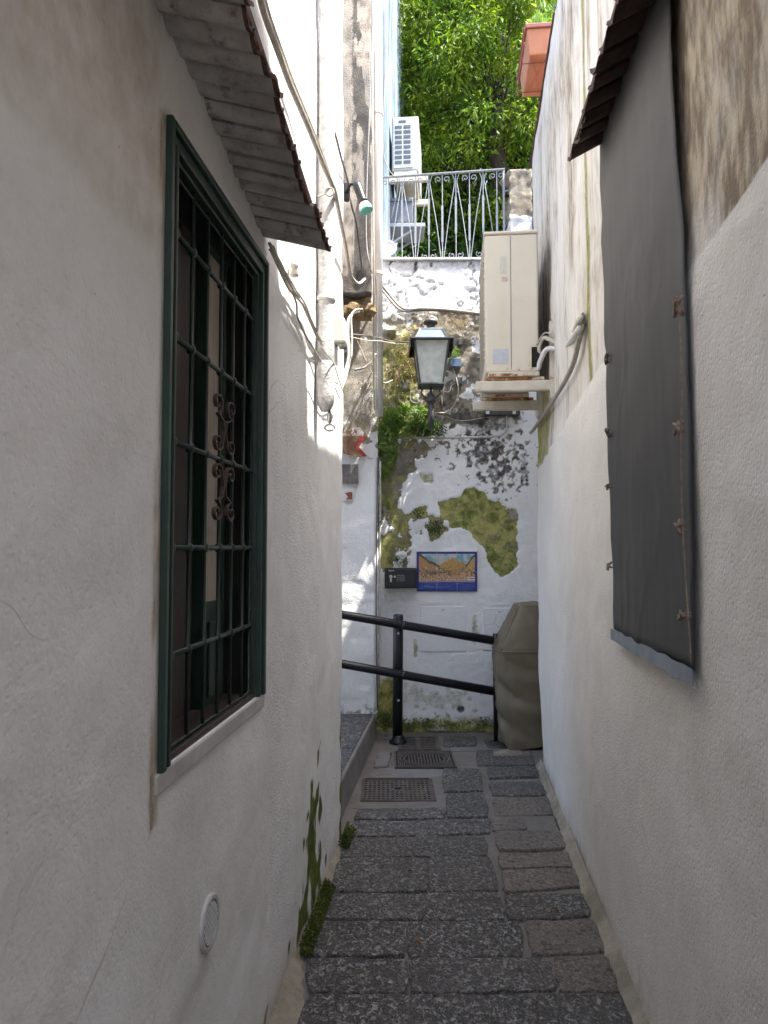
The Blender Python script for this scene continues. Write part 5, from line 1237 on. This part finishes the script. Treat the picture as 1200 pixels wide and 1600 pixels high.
# ================================================================== COVERED BARBECUE
CV = empty('covered_barbecue', (1.1, 5.9, 0), 'taupe fabric cover over a tall barbecue in the corner beside the right wall', 'covered barbecue')
def covfn(t, z):
    # t angle round the body
    H = 1.10
    k = z / H
    hw = .262 + .02 * np.sin(k * 3) ; x0 = 1.150
    taper = np.where(k > .70, 1 - .60 * ((k - .70) / .30), 1.0) * np.where(k < .16, .90 + .10 * k / .16, 1.0)
    left = np.cos(t) < 0
    tl = np.where(left, taper, 1 - (1 - taper) * .2)
    sq = lambda a: np.sign(a) * np.abs(a) ** .55
    rr = 1 + .05 * np.sin(t * 5 + z * 7) * (1 - k) + .05 * (fbm(np.cos(t) * 2 + 5, np.sin(t) * 2 + 5, z * 3, 301) - .5) + .035 * np.sin(z * 26 + np.cos(t) * 5 + np.sin(t * 2) * 3) * sstep(.75, .35, k)
    rr = rr - .075 * np.clip(1 - np.abs(((z * 1.0 + np.cos(t) * .16 + .10 * fbm(np.cos(t) * 2, z * 2, 0, 9)) % .27) - .13) * 14, 0, 1) * sstep(.70, .55, k) * (.4 + .6 * fbm(np.cos(t) * 3, np.sin(t) * 3 + 3, z * 4, 306)) * 1.3
    rr = rr + .13 * np.abs(fbm(np.cos(t) * 1.6 + z * 1.5, np.sin(t) * 1.6 + 9, z * 4.5, 305) - .5) - .04
    x = x0 + hw * tl * sq(np.cos(t)) * rr; y = 5.93 + .215 * taper ** .5 * sq(np.sin(t)) * rr
    zz = z + np.where(k > .97, -.03 * 0, 0) + .018 * np.sin(t * 4) * (k < .02)
    zz = zz - .05 * (k > .9) * (x > 1.2) * 0
    return x, y, zz
cvo = sheet('cover', np.linspace(0, 2 * math.pi, 150), lines(.012, 1.10, .011), covfn, M_cover, CV, thick=0)
cv_top = MB(); ring = [covfn(np.array([t]), np.array([1.10])) for t in np.linspace(0, 2 * math.pi, 40, endpoint=False)]
rr_ = [(float(a[0]), float(b[0]), float(c[0])) for a, b, c in ring]; cx_, cy_ = np.mean([r[0] for r in rr_]), np.mean([r[1] for r in rr_])
cv_top.add(rr_ + [(cx_, cy_, 1.125)], [(i, (i + 1) % 40, 40) for i in range(40)]); cv_top.build('cover_top', M_cover, CV, smooth=True)
# seams
def seam(pts, r=.004):
    MB().tube(pts, r, 5).build('seam', M_cover, CV, smooth=True)
ts = np.linspace(math.pi * .95, math.pi * 1.75, 26); x_, y_, z_ = covfn(ts, np.full(26, .745)); seam([(float(a), float(b) - .002, float(c)) for a, b, c in zip(x_, y_, z_)], .005)
zs_ = np.linspace(.745, 1.09, 16); x_, y_, z_ = covfn(np.full(16, math.pi * 1.22), zs_); seam([(float(a), float(b) - .002, float(c)) for a, b, c in zip(x_, y_, z_)], .004)

# ================================================================== PLANTER ON THE PARAPET
PL = empty('planter_box', (.895, 4.47, 4.655), 'terracotta trough planter hanging on the top edge of the right wall', 'planter', TH)
def trough(mb, w0, w1, l0, l1, h, x0=0, y0=0):
    v = [(x0 + (w1 - w0) / 2 + a * w0, y0 + (l1 - l0) / 2 + b * l0, 0) for a, b in ((0, 0), (1, 0), (1, 1), (0, 1))] + [(x0 + a * w1, y0 + b * l1, h) for a, b in ((0, 0), (1, 0), (1, 1), (0, 1))]
    mb.add(v, [(3, 2, 1, 0), (4, 5, 6, 7), (0, 1, 5, 4), (1, 2, 6, 5), (2, 3, 7, 6), (3, 0, 4, 7)])
mb = MB(); trough(mb, .125, .165, .44, .50, .175); mb.build('trough', M_terra, PL, local=True, bevel=.008)
mb = MB().box(-.010, -.010, .150, .175, .510, .182); mb.build('rim', M_terrad, PL, local=True, bevel=.006)
MB().box(.0, .0, .183, .165, .5, .187).build('soil', M_soil, PL, local=True)
for z_, in ((.045,), (.140,)):
    MB().tube([(-.018, -.02, z_), (-.018, .52, z_)], .004, 6).build('holder_wire', M_terrad, PL, local=True, smooth=True)
MB().tube([(-.018, .1, .14), (-.018, .1, -.008), (.17, .1, -.008), (.19, .1, .1)], .004, 6).build('holder_wire', M_terrad, PL, local=True)
MB().tube([(-.018, .4, .14), (-.018, .4, -.008), (.17, .4, -.008), (.19, .4, .1)], .004, 6).build('holder_wire', M_terrad, PL, local=True)
MB().bar((.03, .03, -.002), (.14, .46, -.002), .004, .004).build('moulded_rib', M_terra, PL, local=True); MB().bar((.14, .03, -.0022), (.03, .46, -.0022), .004, .004).build('moulded_rib', M_terra, PL, local=True)
rg = np.random.default_rng(5); n = 260
Pp = np.stack([.895 + rg.uniform(0, .2, n) + .05, 4.47 + rg.uniform(.0, .6, n), 4.84 + rg.uniform(0, .13, n)], 1); D = rg.normal(size=(n, 3)) * .5 + np.array((0, 0, .7))
o = leaves('potted_plant', Pp, D, .07, .35, M_fern, None, 3); tag(o, 'leafy green plant growing out of the terracotta trough planter', 'plant')

# ================================================================== MANHOLE COVERS
def groundframe(px0, row0, px1, row1):
    """world rectangle from the photo corners: near edge row1, far edge row0"""
    a = onG(px0, row1); b = onG(px1, row1); c = onG((px0 + px1) / 2, row0); return a.x, b.x, a.y, c.y
# perforated plate
x0, x1, y0, y1 = -.215, .300, 4.345, 4.825
a = onG(563, 1251); b = onG(682, 1251); c = onG(684, 1216); x0, x1, y0, y1 = a.x, b.x, a.y, c.y
PC = MB().box(x0, y0, -.03, x1, y1, .002).build('perforated_cover', M_castiron, None, bevel=.003); tag(PC, 'rectangular cast iron cover studded with small squares, nearest of the four covers', 'manhole cover')
mb = MB(); nx, ny = 15, 9
for i in range(nx):
    for j in range(ny):
        if 5 < i < 9 and j == 4: continue
        u0 = x0 + .02 + (x1 - x0 - .04) * i / nx; v0 = y0 + .02 + (y1 - y0 - .06) * j / ny
        mb.box(u0, v0, .0015, u0 + (x1 - x0 - .04) / nx * .52, v0 + (y1 - y0 - .06) / ny * .5, .008)
mb.build('stud', M_castiron, PC)['kind'] = 'stuff'
MB().box(x0 + .02, y1 - .035, .0015, x1 - .02, y1 - .02, .010).build('hinge_bar', M_castiron, PC)
MB().box((x0 + x1) / 2 - .02, (y0 + y1) / 2 - .015, .0015, (x0 + x1) / 2 + .02, (y0 + y1) / 2 + .012, .006).build('lifting_slot', M_hole, PC)
# round pattern manhole with letter H
a = onG(617, 1200); b = onG(714, 1200); c = onG(666, 1174); x0, x1, y0, y1 = a.x, b.x, a.y, c.y; mx_, my_ = (x0 + x1) / 2, (y0 + y1) / 2
MC = MB().box(x0, y0, -.03, x1, y1, .000).build('manhole_cover', M_hole, None); tag(MC, 'square cast iron cover with a ringed oval of bars and a letter H', 'manhole cover')
rx, ry = (x1 - x0) * .42, (y1 - y0) * .44
def ering(k0, k1, z0, z1, n=48):
    mb = MB(); v = []
    for kk, z in ((k0, z0), (k0, z1), (k1, z1), (k1, z0)):
        v += [(mx_ + rx * kk * math.cos(2 * math.pi * i / n), my_ + ry * kk * math.sin(2 * math.pi * i / n), z) for i in range(n)]
    f = [(k * n + i, k * n + (i + 1) % n, ((k + 1) % 4) * n + (i + 1) % n, ((k + 1) % 4) * n + i) for k in range(4) for i in range(n)]
    mb.add(v, f); return mb
ering(.93, 1.0, -.001, .008).build('ring', M_castiron, MC); ering(.78, .86, -.001, .008).build('ring', M_castiron, MC)
MB().box(x0, y0, -.001, x0 + .012, y1, .007).build('edge', M_castiron, MC); MB().box(x1 - .012, y0, -.001, x1, y1, .007).build('edge', M_castiron, MC)
MB().box(x0 + .012, y0, -.001, x1 - .012, y0 + .012, .007).build('edge', M_castiron, MC); MB().box(x0 + .012, y1 - .012, -.001, x1 - .012, y1, .007).build('edge', M_castiron, MC)
for i in range(-5, 6):
    h_ = math.sqrt(max(0, 1 - (i / 6.2) ** 2)) * ry * .74; X_ = mx_ + i * rx * .76 / 6.2
    MB().box(X_ - .0055, my_ - h_, -.001, X_ + .0055, my_ + h_, .007).build('rib', M_castiron, MC)
X_ = mx_ - rx * .76 / 6.2; MB().box(X_ - rx * .76 / 6.2 + .0056, my_ - .012, -.001, X_ - .0056, my_ + .012, .0068).build('letter_crossbar', M_castiron, MC)
mb = MB()
for sx in (-1, 1):
    for i in range(12):
        xx = mx_ + sx * (rx * 1.04 - i * rx * .075); el = 1 - ((xx - mx_) / (rx * 1.03)) ** 2; ey = ry * 1.03 * math.sqrt(max(el, 0))
        for sy in (-1, 1):
            ya, yb = sorted((my_ + sy * max(ey, .0), my_ + sy * ((y1 - y0) / 2 - .02)))
            if yb - ya > .012: mb.box(xx - .005, ya, -.001, xx + .005, yb, .006)
mb.build('corner_ribs', M_castiron, MC)['kind'] = 'stuff'
# drain grate
a = onG(622, 1172); b = onG(689, 1172); c = onG(656, 1150); x0, x1, y0, y1 = a.x, b.x, a.y, c.y
DG = MB().box(x0, y0, -.03, x1, y1, -.004).build('drain_grate', M_hole, None); tag(DG, 'cast iron drain grate with two columns of slots at the foot of the far wall', 'drain grate')
for (p0, p1, q0_, q1_) in ((x0, x0 + .03, y0, y1), (x1 - .03, x1, y0, y1), ((x0 + x1) / 2 - .018, (x0 + x1) / 2 + .018, y0, y1)): MB().box(p0, q0_, -.004, p1, q1_, .006).build('frame_bar', M_castiron, DG)
for j in range(8):
    yy = y0 + (y1 - y0) * (j + .1) / 8
    for (xa, xb) in ((x0 + .0302, (x0 + x1) / 2 - .0182), ((x0 + x1) / 2 + .0182, x1 - .0302)): MB().box(xa, yy, -.004, xb, yy + (y1 - y0) / 8 * .5, .005).build('slat', M_castiron, DG)
# small round valve cover
a = onG(762, 1168); b = onG(806, 1168); c = onG(784, 1156); x0, x1, y0, y1 = a.x, b.x, a.y, c.y; mx_, my_ = (x0 + x1) / 2, (y0 + y1) / 2; rx, ry = (x1 - x0) * .40, (y1 - y0) * .40
VC = MB().box(x0, y0, -.03, x1, y1, .001).build('valve_cover', M_castiron, None, bevel=.003); tag(VC, 'small rectangular iron valve cover with an oval, just in front of the taupe cover', 'manhole cover')
ering(.88, 1.0, .0005, .006).build('ring', M_castiron, VC); ering(.45, .6, .0005, .006).build('ring', M_castiron, VC)

# cement around covers and pale patches
def patch(pts, z, mat, seed, name='cement_patch'):
    P = [onG(*q) for q in pts]; rg = random.Random(seed); v = []; n = 48
    P2_, _ = catmull([Vector(q) for q in P] + [Vector(P[0])], [0] * (len(P) + 1), 6)
    P2_ = P2_[:-1]; v = [(q.x + rg.uniform(-.006, .006), q.y + rg.uniform(-.006, .006), z) for q in P2_]
    cx = sum(q[0] for q in v) / len(v); cy = sum(q[1] for q in v) / len(v)
    m_ = len(v); v2 = [(a + (a - cx) * .02, b + (b - cy) * .02, z - .03) for a, b, c in v]
    f = [tuple(range(m_))[::-1]] + [(i, (i + 1) % m_, m_ + (i + 1) % m_, m_ + i) for i in range(m_)]
    o = mesh_obj(name, v + v2 + [], f, mat, bed, smooth=False); return o
patch([(706, 1164), (730, 1160), (762, 1163), (770, 1170), (740, 1173), (704, 1172)], -.002, M_cem, 1)
patch([(770, 1176), (790, 1170), (812, 1172), (815, 1180), (795, 1184), (772, 1181)], -.002, M_fillet, 2)
patch([(588, 1200), (612, 1198), (690, 1202), (688, 1212), (640, 1216), (580, 1212)], -.006, M_cem, 4)
patch([(555, 1256), (620, 1253), (690, 1254), (688, 1260), (620, 1262), (553, 1262)], -.005, M_bed, 5)

# ================================================================== WALL PLANTS
def clump(name, cen, rad, n, size, mat, label, cat, seed, droop=-.5, width=.35, y=None, parent=None):
    rg = np.random.default_rng(seed); c = atY(cen[0], cen[1], y if y else FY - .07); sc = 6.25 / F
    d = rg.normal(size=(n, 3)); d /= np.linalg.norm(d, axis=1, keepdims=True); r = rg.uniform(0, 1, (n, 1)) ** .5
    P = np.array(c) + d * r * np.array((rad[0] * sc, .09, rad[1] * sc))
    P[:, 0] += (fbm(P[:, 0] * 14, P[:, 2] * 14, 0, seed) - .5) * rad[0] * sc * .8; P[:, 2] += (fbm(P[:, 0] * 14, P[:, 2] * 14, 4, seed) - .5) * rad[1] * sc * .8
    P[:, 1] = np.minimum(P[:, 1], (y if y else FY) - .005)
    D = rg.normal(size=(n, 3)) * .6 + np.array((0, -.5, droop)) + d * .4
    o = leaves(name, P, D, size, width, mat, parent, seed)
    if parent is None: tag(o, label, cat)
    return o
clump('wall_fern', (628, 657), (42, 24), 2300, .030, M_fern, 'lush green fern cushion on the wall left under the lantern', 'fern', 1, .2)
clump('wall_fern', (668, 668), (26, 17), 700, .028, M_leafd, 'dark green fern behind the foot of the lantern stem', 'fern', 2, -.3)
clump('wall_fern', (604, 702), (19, 44), 1700, .028, M_fern, 'trailing fern hanging down the corner above the thin conduit', 'fern', 3, -.9)
clump('creeping_plant', (626, 580), (26, 56), 1100, .022, M_moss, 'yellow-green creeper on the wall between the white downpipe and the lantern', 'creeper', 4, .1)
clump('creeping_plant', (632, 568), (22, 36), 260, .026, M_brownleaf, 'withered brown creeper tangled among the yellow-green one', 'creeper', 5, -.3)
clump('creeping_plant', (591, 610), (9, 62), 420, .020, M_moss, 'narrow strip of yellow moss plants along the downpipe', 'creeper', 6, -.5, y=6.08)
clump('wall_fern', (706, 553), (11, 10), 260, .024, M_fern, 'small green tuft growing on top of the blue-grey electrical box', 'fern', 7, .6)
clump('wall_fern', (654, 801), (9, 8), 160, .020, M_leafd, 'tiny fern in the moss up left of the tile picture', 'fern', 8, -.2)
clump('wall_fern', (681, 824), (13, 13), 300, .020, M_leafd, 'round dark fern tuft straight above the tile picture', 'fern', 9, -.3)
clump('wall_fern', (593, 812), (6, 18), 200, .022, M_leafd, 'dark fern in the corner beside the conduit above the safe', 'fern', 10, -.3)
clump('wall_fern', (622, 878), (20, 9), 260, .016, M_leafd, 'mossy weeds along the top of the black safe', 'weeds', 11, .5)
clump('ground_moss', (660, 1132), (70, 7), 900, .018, M_mossd, 'dark moss strip at the foot of the far wall', 'moss', 12, .4)['kind'] = 'stuff'
clump('ground_moss', (600, 1128), (14, 12), 500, .018, M_mossd, 'dark moss tuft in the corner beside the landing', 'moss', 13, .4, y=6.1)['kind'] = 'stuff'
clump('ground_moss', (752, 1128), (22, 6), 240, .018, M_mossd, 'dark moss beside the second handrail post', 'moss', 14, .4)['kind'] = 'stuff'
def strands(name, cen, n, L, mat, label, cat, seed, y, spread=.05, up=.2, r=.0016):
    rg = np.random.default_rng(seed); mb = MB(); c = atY(cen[0], cen[1], y)
    for k in range(n):
        a = c + Vector((rg.normal() * spread, rg.uniform(-.03, 0), rg.normal() * spread * .5)); d = Vector((rg.normal(), -abs(rg.normal()) * .6, up + rg.normal() * .7)).normalized() * L * rg.uniform(.5, 1.1)
        mb.tube([a, a + d * .55 + Vector((0, 0, .01)), a + d + Vector((0, -.005, -L * .35))], [r, r * .8, r * .3], 4, smoothpts=3)
    o = mb.build(name, mat, None); return tag(o, label, cat)
strands('dry_grass', (714, 508), 110, .10, M_dry, 'tuft of dry straw grass on the wall right of the lantern cap', 'grass', 21, FY - .03, .055)
strands('dry_grass', (672, 500), 30, .07, M_dry, 'thin dry grass on the ledge above the lantern', 'grass', 22, FY - .03, .05)
strands('dry_vine', (620, 575), 60, .20, M_dry, 'dry hanging vine stems through the creeper by the downpipe', 'vine', 23, FY - .06, .07, -.9, .002)
# moss and weeds at the foot of the left wall
rg = np.random.default_rng(31)
def footmoss(y0, y1, n, label, seed, hgt=.05):
    rg = np.random.default_rng(seed); y = rg.uniform(y0, y1, n); o = rg.uniform(0, 1, n) ** 1.6 * .045; z = np.maximum(0, .055 - o * .9) * rg.uniform(.1, 1.0, n) + .002
    P = np.stack([xl(y) + o + .012, y, z], 1); D = rg.normal(size=(n, 3)) * .7 + np.array((.4, 0, .6))
    ob = leaves('ground_moss', P, D, .012, .5, M_mossd, None, seed); tag(ob, label, 'moss', None, 'stuff')
footmoss(2.86, 3.42, 3600, 'dark moss filling the foot of the left wall', 32)
footmoss(3.85, 4.12, 900, 'dark moss at the far corner of the left wall', 33)

# ================================================================== THINGS ON THE STAIR WALL
# red fish-tail sign
FS = empty('fish_sign', tuple(atY(560, 714, SY - .05)), 'red wooden fish-tail sign with dry twigs hung on the stair wall', 'sign')
def sprism(pts, y0, y1):
    mb = MB(); n = len(pts); v = [(p.x, y0, p.z) for p in pts] + [(p.x, y1, p.z) for p in pts]
    mb.add(v, [tuple(range(n)), tuple(range(n, 2 * n))[::-1]] + [(i, n + i, n + (i + 1) % n, (i + 1) % n) for i in range(n)]); return mb
s6 = lambda x, y: atY(530 + x / 10, 640 + y / 10, SY)
sprism([s6(250, 420), s6(440, 420), s6(300, 580), s6(440, 738), s6(300, 745), s6(60, 690), s6(40, 560), s6(60, 420)], SY - .045, SY - .02).build('tail', M_redl, FS)
sprism([s6(330, 425), s6(438, 425), s6(302, 580), s6(238, 580)], SY - .052, SY - .046).build('upper_fin', M_red, FS)
sprism([s6(238, 585), s6(302, 585), s6(436, 734), s6(370, 740)], SY - .052, SY - .046).build('lower_fin', M_red, FS)
rg2 = np.random.default_rng(12); mb = MB()
for k in range(110):
    a = atY(540 + rg2.uniform(0, 16), 668 + rg2.uniform(0, 44), SY - .06 - rg2.uniform(0, .03)); d = Vector((rg2.normal() * .5 + .3, -.1, rg2.normal() * .8)).normalized() * .05
    mb.tube([a, a + d], [.0022, .0008], 4)
mb.build('twig', M('reddish_twigs', (.26, .08, .05), (.34, .20, .12), 40, rough=.9), FS)['kind'] = 'stuff'
strands('dry_grass', (556, 668), 60, .06, M_moss if False else M_dry, 'yellow dry grass sprouting above the red fish-tail sign', 'grass', 24, SY - .05, .06, .9)
plm = sprism([s6(40, 845), s6(345, 845), s6(305, 1175), s6(40, 1170)], SY - .02, SY + .02).build('plaque_mount', M_pipew, None); tag(plm, 'white board holding the carved slate on the stair wall', 'board')
pq = sprism([s6(40, 862), s6(300, 862), s6(303, 1165), s6(40, 1160)], SY - .035, SY - .0205).build('slate_plaque', M_slate, plm)
sm_ = sprism([s6(60, 1270), s6(218, 1270), s6(216, 1430), s6(60, 1430)], SY - .02, SY + .02).build('small_tile', M_pipew, None, bevel=.002); tag(sm_, 'small white tile with a red-brown mark below the slate plaque', 'tile')
sprism([s6(90, 1310), s6(160, 1290), s6(205, 1290), s6(205, 1405), s6(110, 1410), s6(140, 1360)], SY - .0225, SY - .0205).build('red_mark', M('red_brown_glaze', (.22, .05, .03), (.32, .12, .08), 30, rough=.4), sm_)

# ================================================================== LITTER ON THE PAVING
rg = random.Random(77)
for i, (px, row, lab) in enumerate(((652, 1468, 'dry reddish leaf in a joint near the middle of the paving'), (480, 1403, 'small white scrap lying on the moss at the foot of the left wall'), (716, 1143, 'pale crumpled leaf at the foot of the far wall'),
        (735, 1146, 'second pale leaf just right of the crumpled one at the far wall'), (604, 1150, 'small dry leaf beside the handrail post base'), (868, 1420, 'small dry leaf on the right hand stones'), (640, 1360, 'tiny brown leaf half way along the paving'), (812, 1512, 'brown leaf near the right wall on the nearest stones'))):
    c = onG(px, row, .022 if i == 1 else .012); L = .02 * rg.uniform(.7, 1.3); a = rg.uniform(0, 6.28); d = Vector((math.cos(a), math.sin(a), .1)); e = Vector((-math.sin(a), math.cos(a), 0))
    v = [c - d * L, c - e * L * .5 + Vector((0, 0, .006)), c + d * L, c + e * L * .5 + Vector((0, 0, .005)), c + Vector((0, 0, -.002))]
    o = mesh_obj('dry_leaf', v, [(0, 1, 4), (1, 2, 4), (2, 3, 4), (3, 0, 4)], M_white if i == 1 else (M_dry if i in (2, 3) else M_brownleaf)); s_ = o.modifiers.new('t', 'SOLIDIFY'); s_.thickness = .001; tag(o, lab, 'scrap' if i == 1 else 'leaf')
